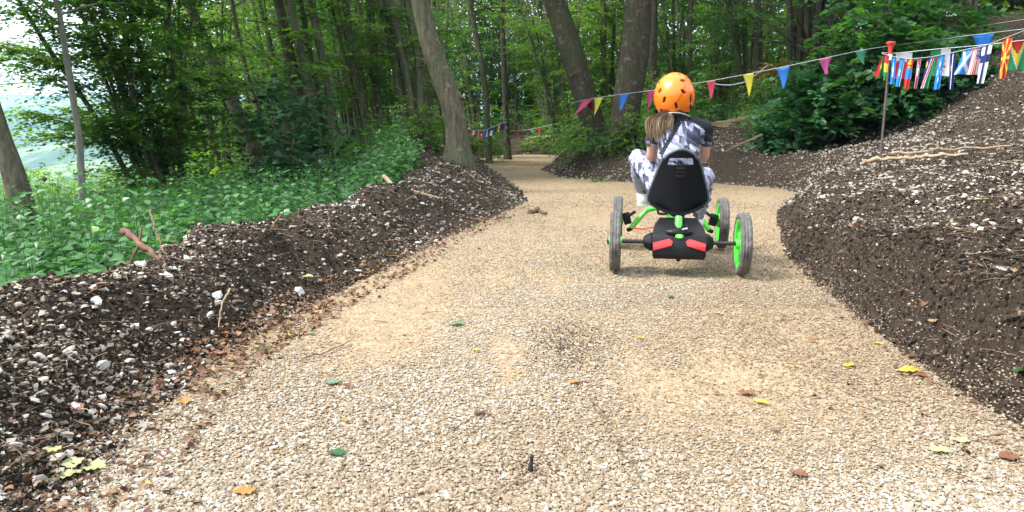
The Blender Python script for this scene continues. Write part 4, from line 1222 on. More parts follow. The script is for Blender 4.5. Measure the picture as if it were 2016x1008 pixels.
def wood_tree(px, Y, f, zone, s=1.0, rz=None):
    x, _ = XY(px, Y)
    z = hz(x, Y)
    grp, lab = zones[zone]
    rz = rng.uniform(0, .9) - .45 if rz is None else rz
    if f not in protos:
        o = make_coppice((x, Y, z), rz, s, lab, grp, 100 + f, **specs[f])
        protos[f] = o
    else:
        o = copy_tree(protos[f]); o.location = (x, Y, z); o.rotation_euler = (0, 0, rz); o.scale = (s, s, s * rng.uniform(.9, 1.1))
        tag(o, lab, "tree", grp)
    return o
for (px, Y, f, zn) in [
    (455, 16, 3, "left"), (600, 15.5, 0, "left"), (665, 13.6, 2, "left"), (700, 17.5, 1, "left"), (745, 14.6, 0, "left"), (790, 17, 1, "left"), (835, 14.2, 2, "left"),
    (640, 20, 1, "left"), (560, 21, 3, "left"), (500, 25, 4, "left"), (770, 22, 3, "left"), (850, 19.5, 0, "left"), (720, 26, 4, "left"), (880, 25, 1, "left"), (610, 29, 1, "left"), (820, 30, 4, "left"), (430, 24, 3, "left"),
    (945, 33, 2, "mid"), (1010, 34, 1, "mid"), (1075, 33, 0, "mid"), (1140, 35, 4, "mid"), (980, 40, 4, "mid"), (1100, 41, 1, "mid"), (1045, 46, 3, "mid"), (1190, 40, 2, "mid"),
    (1110, 21.5, 3, "right"), (1195, 22, 4, "right"), (1335, 21, 1, "right"), (1400, 24, 4, "right"), (1270, 27, 3, "right"), (1345, 31, 0, "right"), (1460, 21.5, 1, "right"), (1490, 28, 4, "right"),
    (1640, 20, 2, "right"), (1720, 17.5, 1, "right"), (1560, 25, 4, "right"), (1800, 20, 1, "right"), (1860, 16, 4, "right"), (1950, 18, 1, "right"), (2060, 15, 4, "right"), (1700, 27, 1, "right"), (1930, 24, 4, "right"), (2100, 20, 1, "right"), (1420, 34, 1, "right"), (1600, 34, 1, "right"),
]:
    wood_tree(px, Y, f, zn, rng.uniform(.85, 1.12))

# bushes ------------------------------------------------------------
def bush(name, loc, rad, hgt, mat, label, seed, n=420, lsize=.11, tmpl="round", nl=8, grp=None, nst=10):
    r = np.random.default_rng(seed)
    root = empty(name, loc, 0, label, "bush", grp)
    C = []; D = []; L = []
    m = MB()
    for k in range(nst):
        g = r.uniform(0, 6.28); t = r.uniform(.2, .95)
        e = np.array((math.cos(g) * rad[0] * t, math.sin(g) * rad[1] * t, hgt * r.uniform(.5, 1) * (1 - .4 * t)))
        ln = wiggle_line((0, 0, -.1), e, 7, .03, r, (0, 0, hgt * .2))
        m.tube(ln, np.linspace(.022, .006, 7), 6, caps=False)
    for i in range(n):
        v = r.normal(0, 1, 3); v /= np.linalg.norm(v); v[2] = abs(v[2])
        q = r.uniform(.45, 1) ** .6
        lump = 1 + .22 * math.sin(v[0] * 5 + seed) + .18 * math.cos(v[1] * 6 + seed * 2)
        c = v * np.array((rad[0], rad[1], hgt)) * q * lump
        C.append(c); g = math.atan2(v[1], v[0]) + r.normal(0, .6)
        D.append((math.cos(g), math.sin(g), r.normal(0, .3))); L.append(r.uniform(.25, .5))
    m.build("branch", BARK_S, root)
    obj("foliage", leaves_mesh("foliage", np.array(C), np.array(D), np.array(L), nl, lsize, mat, r, tmpl, flat=.35), root)
    return root

def bush_px(px, Y, *a, dz=0.0, **k):
    x, _ = XY(px, Y)
    return bush("bush", (x, Y, hz(x, Y) + dz), *a, **k)
bush_px(1660, 12.9, (1.3, .9), 1.1, M_LF_BLUE, "dark hazel bush with round leaves spilling over the slope left of the stake", 61, n=600, lsize=.12, dz=.08)
bush_px(1770, 12.6, (.95, .8), 1.1, M_LF_BLUE, "dark round-leaved bush right behind the red topped stake", 62, n=520, lsize=.115)
bush_px(1545, 12.9, (.42, .4), .5, M_LF_BLUE, "drooping front branches of hazel low over the stony slope", 63, n=90, lsize=.125)
bush_px(1790, 13.4, (1.1, .9), 1.7, M_LF_DARK, "tall dark bush behind the national flags", 64, n=560, lsize=.12)
bush_px(1700, 12.8, (1.5, 1.0), 2.5, M_LF_DARK, "tall dark bush rising above the pink pennant", 65, n=640, lsize=.12)
bush_px(1975, 17.5, (2.2, 1.1), 1.9, M_LF_DARK, "dark leafy bush in the upper corner behind the flags", 66, n=560, lsize=.12)
bush_px(1515, 16.6, (.7, .6), .9, M_LF_LIGHT, "bright fern green bush behind the yellow pennant", 67, n=320, lsize=.07, tmpl="oval")
bush_px(1560, 14.6, (.8, .6), .7, M_LF_MID, "leafy bush below the blue pennant", 68, n=260, lsize=.09, tmpl="oval")
M_OCHRE = leaf_mat("ochre_leaf", [(0, (0.16, 0.12, 0.02)), (1, (0.26, 0.20, 0.05))], .3, .5)
bush_px(1508, 19, (.35, .3), .4, M_OCHRE, "small ochre yellow bush in the dark wood above the yellow pennant", 69, n=70, lsize=.1, tmpl="oval", dz=.75)  # kind of thing unknown; an ochre bush is put in its place
bush_px(1152, 15.4, (.5, .45), .85, M_LF_MID, "ivy clad bush round the foot of the left island tree", 70, n=240, lsize=.07, tmpl="oval")
bush_px(1222, 14.5, (.6, .4), .55, M_LF_DARK, "low dark bush between the two island trees", 71, n=190, lsize=.07, tmpl="oval")
bush_px(1140, 17.2, (.7, .5), .34, M_LF_MID, "low spreading bush at the tip of the island", 72, n=180, lsize=.065, tmpl="oval")
bush_px(1185, 14.4, (.7, .35), .42, M_LF_MID, "low bush along the island's dark edge", 73, n=150, lsize=.065, tmpl="oval")
bush_px(1268, 14.3, (.5, .4), .75, M_LF_MID, "leafy bush at the foot of the thickest trunk", 74, n=200, lsize=.07, tmpl="oval")
bush_px(1335, 20.5, (1.5, .8), .9, M_LF_DARK, "dark undergrowth bush right of the orange helmet", 75, n=420, lsize=.09, tmpl="oval")
bush_px(1430, 26, (1.3, .8), 1.0, M_LF_DARK, "dark undergrowth bush above the pale trail", 76, n=320, lsize=.09, tmpl="oval")
bush_px(740, 12.2, (1.0, .8), .95, M_LF_MID, "bushy seedling thicket left of the soil mound", 77, n=360, lsize=.09, tmpl="oval")
bush_px(830, 13.4, (.7, .6), .8, M_LF_MID, "light green bush beside the knobbly tree's foot", 78, n=240, lsize=.08, tmpl="oval")
bush_px(640, 13.0, (1.0, .8), 1.5, M_LF_BLUE, "broad-leaved bush beyond the nettles near the middle", 79, n=380, lsize=.13)
bush_px(430, 12.5, (.5, .5), 1.2, M_LF_LIGHT, "light green sapling bush right of the dense dark tree", 80, n=150, lsize=.11)
bush_px(250, 10.8, (1.0, .7), .9, M_LF_MID, "low bush under the dense dark tree", 81, n=260, lsize=.09, tmpl="oval")
bush_px(930, 22, (1.2, .8), 1.3, M_LF_MID, "green bush behind the small flag string", 82, n=320, lsize=.09, tmpl="oval")
bush_px(1085, 29.5, (1.3, .8), 1.3, M_LF_MID, "green bush behind the small green pennant", 83, n=260, lsize=.1, tmpl="oval")
bush_px(1025, 31.5, (1.6, .8), 1.2, M_LF_DARK, "dark bush beyond the brushwood at the bend", 84, n=260, lsize=.1, tmpl="oval")
bush_px(1180, 18.5, (1.2, .8), 1.4, M_LF_MID, "fresh green bush seen between the two island trees", 85, n=320, lsize=.09, tmpl="oval")
bush_px(1308, 17.0, (.5, .5), 1.3, M_LF_LIGHT, "light green bush showing left of the orange helmet", 86, n=220, lsize=.09, tmpl="oval")

# ground cover of the wood and the far wood, one mass each --------------
def masses():
    r = np.random.default_rng(77)
    # undergrowth
    n = 5200
    y = r.uniform(9.5, 38, n); x = r.uniform(-22, 26, n)
    k = np.abs(x) < .74 * y + 1
    x, y = x[k], y[k]; h, d = H(x, y, False)
    lf = region(x, y) & (y < 29)
    k = np.where(lf, d > np.interp(y, [8, 10, 13, 28], [1.6, 1.9, 1.9, 1.2]), d > np.where((y > 12) & (y < 26), 1.9, 2.6) + 1.2 * vnoise(x * .5, y * .5, 5))
    k &= ~((~lf) & (y < 13.5))
    k &= ~((~lf) & (y < 22) & (x > .22 * y) & (x < .40 * y) & (y < 25))
    x, y, h = x[k], y[k], h[k]
    n = len(x); g = r.uniform(0, 6.28, n)
    C = np.stack([x, y, h + r.uniform(.05, .5, n)], 1)
    obj("undergrowth", leaves_mesh("undergrowth", C, np.stack([np.cos(g), np.sin(g), r.uniform(0, .7, n)], 1), r.uniform(.3, .6, n), 12, .085, M_LF_MID, r, flat=.3), label="leafy undergrowth covering the floor of the wood", cat="undergrowth", kind="stuff")
    # far wood
    n = 38000
    az = r.uniform(R(-25), R(47), n); rad = r.uniform(36, 52, n)
    x = np.sin(az) * rad; y = np.cos(az) * rad; h, d = HB(x, y)
    z = h + 15 * r.uniform(0, 1, n) ** 1.0
    g = r.uniform(0, 6.28, n)
    C = np.stack([x, y, z], 1)
    tone = np.clip(.4 + .9 * fbm(az * 14, z * .35, 3, 7), 0, 1)
    obj("far_woodland", leaves_mesh("far_woodland", C, np.stack([np.cos(g), np.sin(g), r.normal(0, .3, n)], 1), r.uniform(.8, 1.6, n), 11, .28, M_LF_MID, r, flat=.4, twigs=False, tone=tone), label="deep green mass of the wood far behind the path", cat="woodland", kind="stuff")
    # unseen canopy added overhead to shade the right of the wood
    n = 3000
    x = r.uniform(1, 24, n); y = r.uniform(9.5, 34, n)
    k = (y + .5 * x > 11.5); x, y = x[k], y[k]; n = len(x)
    h, _ = HB(x, y); z = h + r.uniform(6.2, 9.5, n); g = r.uniform(0, 6.28, n)
    obj("shade_canopy", leaves_mesh("shade_canopy", np.stack([x, y, z], 1), np.stack([np.cos(g), np.sin(g), r.normal(0, .2, n)], 1), r.uniform(.8, 1.5, n), 10, .26, M_LF_MID, r, flat=.3, twigs=False), label="unseen leaf canopy added above the wood to shade its right side", cat="woodland", kind="stuff")
    # tree tops on the falling slope at the left, seen through gaps
    n = 8200
    x = r.uniform(-32, -7.5, n); y = r.uniform(18, 46, n)
    k = (x / y > -.70) & (x / y < -.30) ; x, y = x[k], y[k]; n = len(x)
    h, _ = HB(x, y)
    topz = CAMH + y * np.interp(x / y, [-.7, -.55, -.45, -.38, -.3], [-.062, -.056, -.042, .01, .07]) + 1.1 * fbm(x * .35, y * .35, 3, 88)
    z = topz - r.uniform(0, 3.5, n)
    g = r.uniform(0, 6.28, n)
    obj("valley_treetops", leaves_mesh("valley_treetops", np.stack([x, y, z], 1), np.stack([np.cos(g), np.sin(g), r.normal(0, .2, n)], 1), r.uniform(.5, .9, n), 11, .15, M_LF_LIGHT, r, flat=.3), label="sunlit light green treetops below the slope at the left", cat="woodland", kind="stuff")
    # blue green woods further down the valley
    n = 9000
    x = r.uniform(-150, -30, n); y = r.uniform(70, 190, n)
    k = (x / y > -.78) & (x / y < -.22); x, y = x[k], y[k]; n = len(x)
    z = CAMH + y * (-.085 + .02 * fbm(x * .05, y * .05, 3, 17)) + 3.5 * fbm(x * .12, y * .12, 3, 18) - r.uniform(0, 7, n)
    g = r.uniform(0, 6.28, n)
    obj("valley_woodland", leaves_mesh("valley_woodland", np.stack([x, y, z], 1), np.stack([np.cos(g), np.sin(g), r.normal(0, .2, n)], 1), r.uniform(1.8, 3.2, n), 10, .75, M_LF_MID, r, flat=.4, twigs=False), label="hazy woods down in the valley at the left", cat="woodland", kind="stuff")
masses()
x, Y = GP(1178, 358)
bush("grass_tuft", (x, Y, hz(x, Y)), (.10, .08), .09, M_LF_LIGHT, "small green tuft growing alone at the edge of the gravel left of the rider", 91, n=26, lsize=.05, tmpl="oval", nl=5, nst=3)

# pale trodden trail climbing the slope behind the rider
def trail():
    ctrl = [PX(1370, 236, 16.2), PX(1410, 222, 17.5), PX(1455, 206, 19), PX(1505, 188, 21.5), PX(1550, 175, 25)]
    C = np.array(ctrl)[:, :2]; t = np.linspace(0, 4, 40)
    cx = np.interp(t, range(5), C[:, 0]); cy_ = np.interp(t, range(5), C[:, 1])
    dx, dy = np.gradient(cx), np.gradient(cy_); L = np.hypot(dx, dy); nx, ny = dy / L, -dx / L
    V = []; W = np.linspace(-1, 1, 9)
    for i in range(40):
        for w in W:
            hw = .55 + .12 * math.sin(i * 1.3 + w * 2)
            V.append((cx[i] + nx[i] * w * hw, cy_[i] + ny[i] * w * hw, 0))
    V = np.array(V); h, _ = H(V[:, 0], V[:, 1]); V[:, 2] = h + .035 - .05 * (np.abs(np.tile(W, 40)) > .95)
    idx = np.arange(360).reshape(40, 9)
    F = np.stack([idx[:-1, :-1], idx[:-1, 1:], idx[1:, 1:], idx[1:, :-1]], -1).reshape(-1, 4)
    mt = mat_soil("trodden_earth", (0.13, 0.095, 0.06), (0.30, 0.23, 0.15), .3, .2)
    obj("dirt_trail", mesh_np("dirt_trail", V, F, True, mats=[mt]), kind="structure")
trail()

# thin overhead cable seen in the gap at the left
b = MB()
b.tube([PX(-260, 176, 40), PX(0, 166, 40), PX(60, 162, 40), PX(400, 140, 40), PX(700, 110, 41)], .03, 5)
b.build("overhead_cable", plain("cable_dark", (.05, .05, .05), .6), label="thin dark overhead cable crossing the pale sky at the left", cat="cable")

# ================================================================== pedal kart
KX, KY = 1.022, 4.50
KZ = float(np.mean([hz(KX - .38, KY), hz(KX + .38, KY), hz(KX + .2, KY + 1.05)])) + 0.012
KROT = R(-9)

M_TYRE = plain("dusty_rubber", (0.045, 0.045, 0.047), 0.85, 0.25, 60, 0.3, dirt=((0.26, 0.24, 0.22), 9, 0.36, 0.5))
M_GREEN = plain("green_paint", (0.06, 0.58, 0.045), 0.38, 0.08, 12, 0, coat=0.3, dirt=((0.30, 0.26, 0.18), 14, 0.55, 0.3))
M_BLACKP = plain("black_plastic", (0.008, 0.008, 0.010), 0.42, 0.3, 50, 0.1, dirt=((0.16, 0.14, 0.12), 8, 0.58, 0.14), spec=.25)
M_SEATP = plain("seat_plastic", (0.0045, 0.005, 0.008), 0.55, 0.3, 160, 0.25, spec=.22)
M_TRIMP = plain("seat_edge", (0.085, 0.10, 0.125), 0.45, 0.2, 40)
M_RED = plain("red_reflector", (0.46, 0.014, 0.018), 0.3, 0.1, 40, 0, coat=0.5)
M_METAL = plain("black_steel", (0.02, 0.02, 0.022), 0.25, 0.2, 40, 0, metal=0.6, coat=0.5)
M_GLINT = plain("bright_glint", (0.6, 0.6, 0.6), 0.25, 0.1, 40, 0, metal=1.0)
M_REDCABLE = plain("red_cable", (0.45, 0.02, 0.01), 0.45)
M_WHITEP = plain("white_mark", (0.75, 0.75, 0.72), 0.5)

kart = empty("pedal_kart", (KX, KY, KZ), KROT, "green and black four wheeled pedal kart ridden along the gravel path", "pedal kart")

def wheel(cx, cy, sgn, label=None):
    """sgn +1: hub faces outward to +x"""
    w = bpy.data.objects.new("wheel", None); COL.objects.link(w); w.parent = kart; w.location = (cx, cy, 0.19)
    Ro, Wd = 0.19, 0.066
    m = MB(); seg = 72
    prof = [(-Wd * .40, Ro - .044), (-Wd * .5, Ro - .030), (-Wd * .5, Ro - .014), (-Wd * .40, Ro - .004), (-Wd * .25, Ro), (-Wd * .20, Ro - .005), (-Wd * .10, Ro - .005), (-Wd * .06, Ro + .001), (Wd * .06, Ro + .001), (Wd * .10, Ro - .005), (Wd * .20, Ro - .005), (Wd * .25, Ro), (Wd * .40, Ro - .004), (Wd * .5, Ro - .014), (Wd * .5, Ro - .030), (Wd * .40, Ro - .044)]
    m.lathe(prof, (0, 0, 0), (1, 0, 0), seg, closed=True)
    V = m.V[0]; a = np.tile(np.arange(seg), len(prof)); pr = np.repeat(np.arange(len(prof)), seg)
    rad = np.hypot(V[:, 1], V[:, 2]); f = np.where(((a % 3) == 0) & (((pr >= 3) & (pr <= 4)) | ((pr >= 11) & (pr <= 12))), .968, 1.0)
    f *= np.where(((a % 3) == 1) & ((pr == 7) | (pr == 8)), .975, 1.0)
    V[:, 1] *= f; V[:, 2] *= f
    m.build("tyre", M_TYRE, w)
    m = MB()
    Rr = Ro - .040
    m.lathe([(-.030, Rr), (-.030, Rr - .010), (-.022, Rr - .020), (.022, Rr - .020), (.030, Rr - .010), (.030, Rr), (.0, Rr - .006)], (0, 0, 0), (1, 0, 0), 48, closed=True)
    for k in range(5):
        a0 = k * 2 * math.pi / 5 + .3
        r0, r1 = .022, Rr - .012
        d = np.array((0, math.cos(a0), math.sin(a0))); t = np.array((0, -math.sin(a0), math.cos(a0)))
        V = []
        for (rr_, hw, th) in ((r0, .022, .020), ((r0 + r1) / 2, .017, .014), (r1, .026, .016)):
            for sx in (-1, 1):
                for st in (-1, 1): V.append(d * rr_ + t * hw * st + np.array((sx * th, 0, 0)))
        V = np.array(V)
        F = []
        for q in range(2):
            o = q * 4
            F += [(o, o + 1, o + 5, o + 4), (o + 3, o + 2, o + 6, o + 7), (o + 2, o, o + 4, o + 6), (o + 1, o + 3, o + 7, o + 5)]
        F += [(0, 2, 3, 1), (8, 9, 11, 10)]
        m.add(V, F)
    m.lathe([(-.040, .0), (-.040, .030), (-.02, .036), (.02, .036), (.040, .030), (.040, .0)], (0, 0, 0), (1, 0, 0), 20)
    m.build("rim", M_GREEN, w, bevel=0.0)
    m = MB(); m.lathe([(.036 * sgn, .0), (.036 * sgn, .024), (.050 * sgn, .020), (.054 * sgn, .0)], (0, 0, 0), (1, 0, 0), 18)
    m.build("hub_cap", M_BLACKP, w)
for (x, y, s) in ((-.382, 0, -1), (.382, 0, 1), (-.385, 1.06, -1), (.385, 1.06, 1)): wheel(x, y, s)

def kpart(m, name, mat, parent=None, **k): return m.build(name, mat, parent or kart, **k)
m = MB(); m.tube([(-.385, 0, .19), (.385, 0, .19)], .0125, 14); kpart(m, "rear_axle", M_METAL)
for s in (-1, 1):
    m = MB(); m.lathe([(.150 * s, .050), (.156 * s, .058), (.172 * s, .058), (.182 * s, .05), (.207 * s, .036), (.212 * s, .016), (.212 * s, .0)], (0, 0, .19), (1, 0, 0), 8)
    kpart(m, "bearing_cup", M_BLACKP, bevel=.002)
# rear gear housing: tapered, sloping top
m = MB()
def hexa(pts, m_=0):
    m.add(np.array(pts), [(0, 1, 2, 3), (7, 6, 5, 4), (0, 4, 5, 1), (1, 5, 6, 2), (2, 6, 7, 3), (3, 7, 4, 0)], m_)
# rear face rows: bottom z .10, shoulder z .235, top z .325
rows = [(-.095, .150, .100), (-.110, .158, .125), (-.112, .160, .190), (-.085, .160, .245), (-.02, .150, .285), (.06, .118, .327)]
V = []
for (y, hw, z) in rows: V += [(-hw, y, z), (hw, y, z)]
back = [(.10, .14, .100), (.11, .15, .125), (.12, .15, .19), (.13, .15, .245), (.14, .14, .285), (.14, .11, .327)]
for (y, hw, z) in back: V += [(-hw, y, z), (hw, y, z)]
F = []
for i in range(5):
    a, b_ = 2 * i, 2 * i + 2
    F += [(a, a + 1, b_ + 1, b_), (12 + a + 1, 12 + a, 12 + b_, 12 + b_ + 1), (a, b_, 12 + b_, 12 + a), (b_ + 1, a + 1, 12 + a + 1, 12 + b_ + 1)]
F += [(0, 12, 13, 1), (10, 11, 23, 22)]
m.add(np.array(V), F)
m.lathe([(0, .014), (.02, .012), (.026, .0)], (0, -.06, .105), (0, 0, -1), 10)
housing = kpart(m, "gear_housing", M_BLACKP, bevel=.006)
# red reflectors on the shoulders
for s in (-1, 1):
    m = MB()
    q = [(.152, .158), (.155, .198), (.060, .232), (.040, .214), (.050, .190), (.060, .183)]
    q = [(.153, .153), (.156, .200), (.060, .226), (.038, .210), (.047, .185)]
    def yface(z): return np.interp(z, [.10, .125, .19, .245, .285], [-.095, -.110, -.112, -.085, -.02])
    V = [(s * x_, yface(z_) - .010, z_) for x_, z_ in q] + [(s * x_, yface(z_) + .012, z_) for x_, z_ in q]
    n = len(q)
    m.add(np.array(V), [tuple(range(n)), tuple(range(2 * n - 1, n - 1, -1))] + [(i, n + i, n + (i + 1) % n, (i + 1) % n) for i in range(n)])
    m.build("reflector", M_RED, housing, bevel=.003)
# seat adjuster
m = MB(); m.tube([(0, -.02, .22), (0, .035, .345)], [.026, .022], 16); m.box((0, -.012, .286), (.022, .03, .006)); kpart(m, "seat_post", M_GREEN, bevel=.001)
m = MB()
m.ellipsoid((0, -.075, .262), (.078, .030, .024), nu=24, nv=12)
m.tube([(-.075, -.07, .264), (-.04, -.088, .272), (0, -.094, .274), (.04, -.088, .272), (.075, -.07, .264)], .010, 10)
kn = kpart(m, "adjuster_knob", M_BLACKP)
m = MB(); m.tube([(.012, -.100, .283), (.045, -.094, .290)], [.0055, .007], 8); m.build("lever_highlight", M_GLINT, kn)  # bright bar added as the highlight on the adjuster's lever
m = MB(); m.ellipsoid((0, -.098, .240), (.026, .012, .017), nu=16, nv=8); bt = m.build("green_badge", M_GREEN, kn)
m = MB(); m.box((0, -.111, .245), (.006, .003, .014)); m.box((0, -.111, .238), (.022, .003, .005)); m.build("mark", M_WHITEP, bt, smooth=False)

# seat shell -------------------------------------------------------
seat_c = np.array((0, .12, .325))
def seat_pt(s, t):
    """s -1..1 across, t 0..1 upward"""
    hw = np.interp(t, [0, .04, .12, .20, .32, .45, .60, .75, .86, .93, .975, 1.0], [.050, .095, .158, .187, .185, .168, .147, .126, .106, .092, .074, .050])
    z = .325 + .432 * t
    y0 = .115 - .09 * t - .03 * t * t
    wrap = .115 * (abs(s) ** 2.0) * np.interp(t, [0, .25, .6, 1], [.7, 1.0, .6, .15])
    dz = -.018 * (abs(s) ** 2) * (t > .9)
    lower = .03 * (abs(s) ** 1.5) * (1 - sm(0, .3, t))
    return (s * hw, y0 + wrap, z + dz + lower)
def seat_shell():
    ss = np.array([-1, -.9, -.78, -.65, -.52, -.40, -.28, -.14, 0, .14, .28, .40, .52, .65, .78, .9, 1])
    tt = np.array([0, .04, .08, .14, .22, .30, .38, .46, .54, .60, .66, .72, .76, .785, .81, .845, .875, .91, .945, .975, 1.0])
    V = [seat_pt(a, b_) for b_ in tt for a in ss]; n = len(ss)
    F = []
    for j in range(len(tt) - 1):
        for i in range(n - 1):
            sc, tc = (ss[i] + ss[i + 1]) / 2, (tt[j] + tt[j + 1]) / 2
            if .785 < tc < .875 and abs(sc) < .65: continue
            F.append((j * n + i, j * n + i + 1, (j + 1) * n + i + 1, (j + 1) * n + i))
    me = bpy.data.meshes.new("seat_back"); me.from_pydata(V, [], F); me.materials.append(M_SEATP)
    me.polygons.foreach_set("use_smooth", [True] * len(F)); me.update()
    o = obj("seat_back", me, kart)
    so = o.modifiers.new("thickness", 'SOLIDIFY'); so.thickness = .012; so.offset = 0
    su = o.modifiers.new("round", 'SUBSURF'); su.levels = 2; su.render_levels = 2
    return o
sb = seat_shell()
m = MB()
edge = [seat_pt(-1, t) for t in np.linspace(.0, .98, 30)] + [seat_pt(s_, 1.0) for s_ in np.linspace(-.9, .9, 9)] + [seat_pt(1, t) for t in np.linspace(.98, .0, 30)]
m.tube(np.array(edge), .0095, 8); m.build("edge_trim", M_TRIMP, sb)
m = MB()
for i in range(3):
    for j in range(2):
        p = np.array(seat_pt((-.10 + .20 * j) * 1.0, .62 + .055 * i)) + np.array((0, -.009, 0))
        m.box(p, (.026, .006, .014))
m.build("vent_grid", M_BLACKP, sb, bevel=.001)
m = MB(); m.tube([np.array(seat_pt(0, t)) + (0, -.008, 0) for t in np.linspace(.02, .66, 14)], .0028, 6); m.build("seam_ridge", M_BLACKP, sb)
# seat pan
m = MB()
V = []; ns, nt_ = 11, 9
for j in range(nt_):
    t = j / (nt_ - 1)
    for i in range(ns):
        s_ = -1 + 2 * i / (ns - 1)
        V.append((s_ * (.155 - .03 * t), .10 + .34 * t, .365 + .055 * s_ * s_ + .03 * t - .02 * math.sin(t * 3)))
F = [(j * ns + i, j * ns + i + 1, (j + 1) * ns + i + 1, (j + 1) * ns + i) for j in range(nt_ - 1) for i in range(ns - 1)]
nV = len(V); V2 = [(x, y, z - .02) for x, y, z in V]
F2 = [tuple(q + nV for q in f[::-1]) for f in F]
rim_ = [i for i in range(ns)] + [j * ns + ns - 1 for j in range(1, nt_)] + [(nt_ - 1) * ns + i for i in range(ns - 2, -1, -1)] + [j * ns for j in range(nt_ - 2, 0, -1)]
F3 = [(rim_[k], rim_[k] + nV, rim_[(k + 1) % len(rim_)] + nV, rim_[(k + 1) % len(rim_)]) for k in range(len(rim_))]
m.add(np.array(V + V2), F + F2 + F3); kpart(m, "seat_pan", M_SEATP)
# frame
m = MB()
m.tube([(0, .08, .24), (0, .35, .235), (0, .75, .26), (0, 1.02, .285)], .028, 14)
m.tube([(0, .12, .24), (0, .13, .36)], .02, 10)
for s in (-1, 1):
    m.tube([(s * .02, 1.02, .315), (s * .17, 1.0, .285), (s * .245, .99, .20), (s * .292, .985, .135)], .019, 12)
    m.tube([(s * .06, .10, .20), (s * .09, .45, .215), (s * .03, .75, .25)], .013, 10)
kpart(m, "frame", M_GREEN, bevel=0)
for s in (-1, 1):
    m = MB()
    m.box((s * .318, 1.03, .215), (.055, .07, .085), rot=Matrix.Rotation(s * .25, 3, 'Y').to_quaternion())
    m.tube([(s * .30, 1.03, .235), (s * .375, 1.06, .19)], .016, 10)
    m.tube([(s * .292, .98, .125), (s * .300, .98, .15)], .022, 10)
    m.box((s * .285, .97, .255), (.07, .05, .02), rot=Matrix.Rotation(s * .6, 3, 'Y').to_quaternion())
    kpart(m, "steering_knuckle", M_BLACKP, bevel=.008)
m = MB(); m.tube([(-.285, .93, .155), (-.20, .92, .150), (-.14, .9, .165), (-.03, .82, .19)], .0055, 8); kpart(m, "brake_cable", M_REDCABLE)
m = MB(); m.tube([(0, 1.0, .29), (0, .86, .44), (0, .66, .60)], .015, 12); kpart(m, "steering_column", M_METAL)
m = MB()
SWC = np.array((0, .60, .63)); ax = nrm(np.array((0, -.62, .78)))
ux, uy, uz = frame_of(ax)
ring = [SWC + (ux * math.cos(a) + uy * math.sin(a)) * .135 for a in np.linspace(0, 2 * math.pi, 33)]
m.tube(np.array(ring), .0125, 10, caps=False)
for a in (0.0, math.pi, math.pi * 1.5):
    m.tube([SWC - ax * .012, SWC + (ux * math.cos(a) + uy * math.sin(a)) * .13], .009, 8)
m.lathe([(-.02, .03), (.005, .034), (.012, .02), (.014, 0)], SWC, ax, 16)
kpart(m, "steering_wheel", M_BLACKP)
# chain guard, cranks and pedals
m = MB(); m.box((.045, .55, .235), (.03, .70, .085)); m.lathe([(.03, .0), (.03, .075), (.06, .075), (.06, .0)], (0, .90, .26), (1, 0, 0), 20); kpart(m, "chain_guard", M_BLACKP, bevel=.008)
CK = np.array((0, .88, .27)); cd = nrm(np.array((0, .25, -.95)))
PL = CK + np.array((-.20, 0, 0)) - cd * .105; PR = CK + np.array((.18, 0, 0)) + cd * .105
m = MB()
m.tube([CK + (-.09, 0, 0), CK + (.09, 0, 0)], .010, 10)
m.tube([CK + (-.09, 0, 0), PL + (.09, 0, 0)], .009, 8); m.tube([CK + (.09, 0, 0), PR + (-.09, 0, 0)], .009, 8)
m.tube([PL + (.095, 0, 0), PL + (-.04, 0, 0)], .006, 8); m.tube([PR + (-.095, 0, 0), PR + (.04, 0, 0)], .006, 8)
kpart(m, "crank", M_METAL)
for P in (PL, PR):
    m = MB(); m.box(P, (.085, .075, .022)); kpart(m, "pedal", M_BLACKP, bevel=.005)

# ================================================================== rider
rider = empty("person", (KX, KY, KZ), KROT, "child in an orange helmet and shard-patterned clothes seen from behind riding the pedal kart", "person")

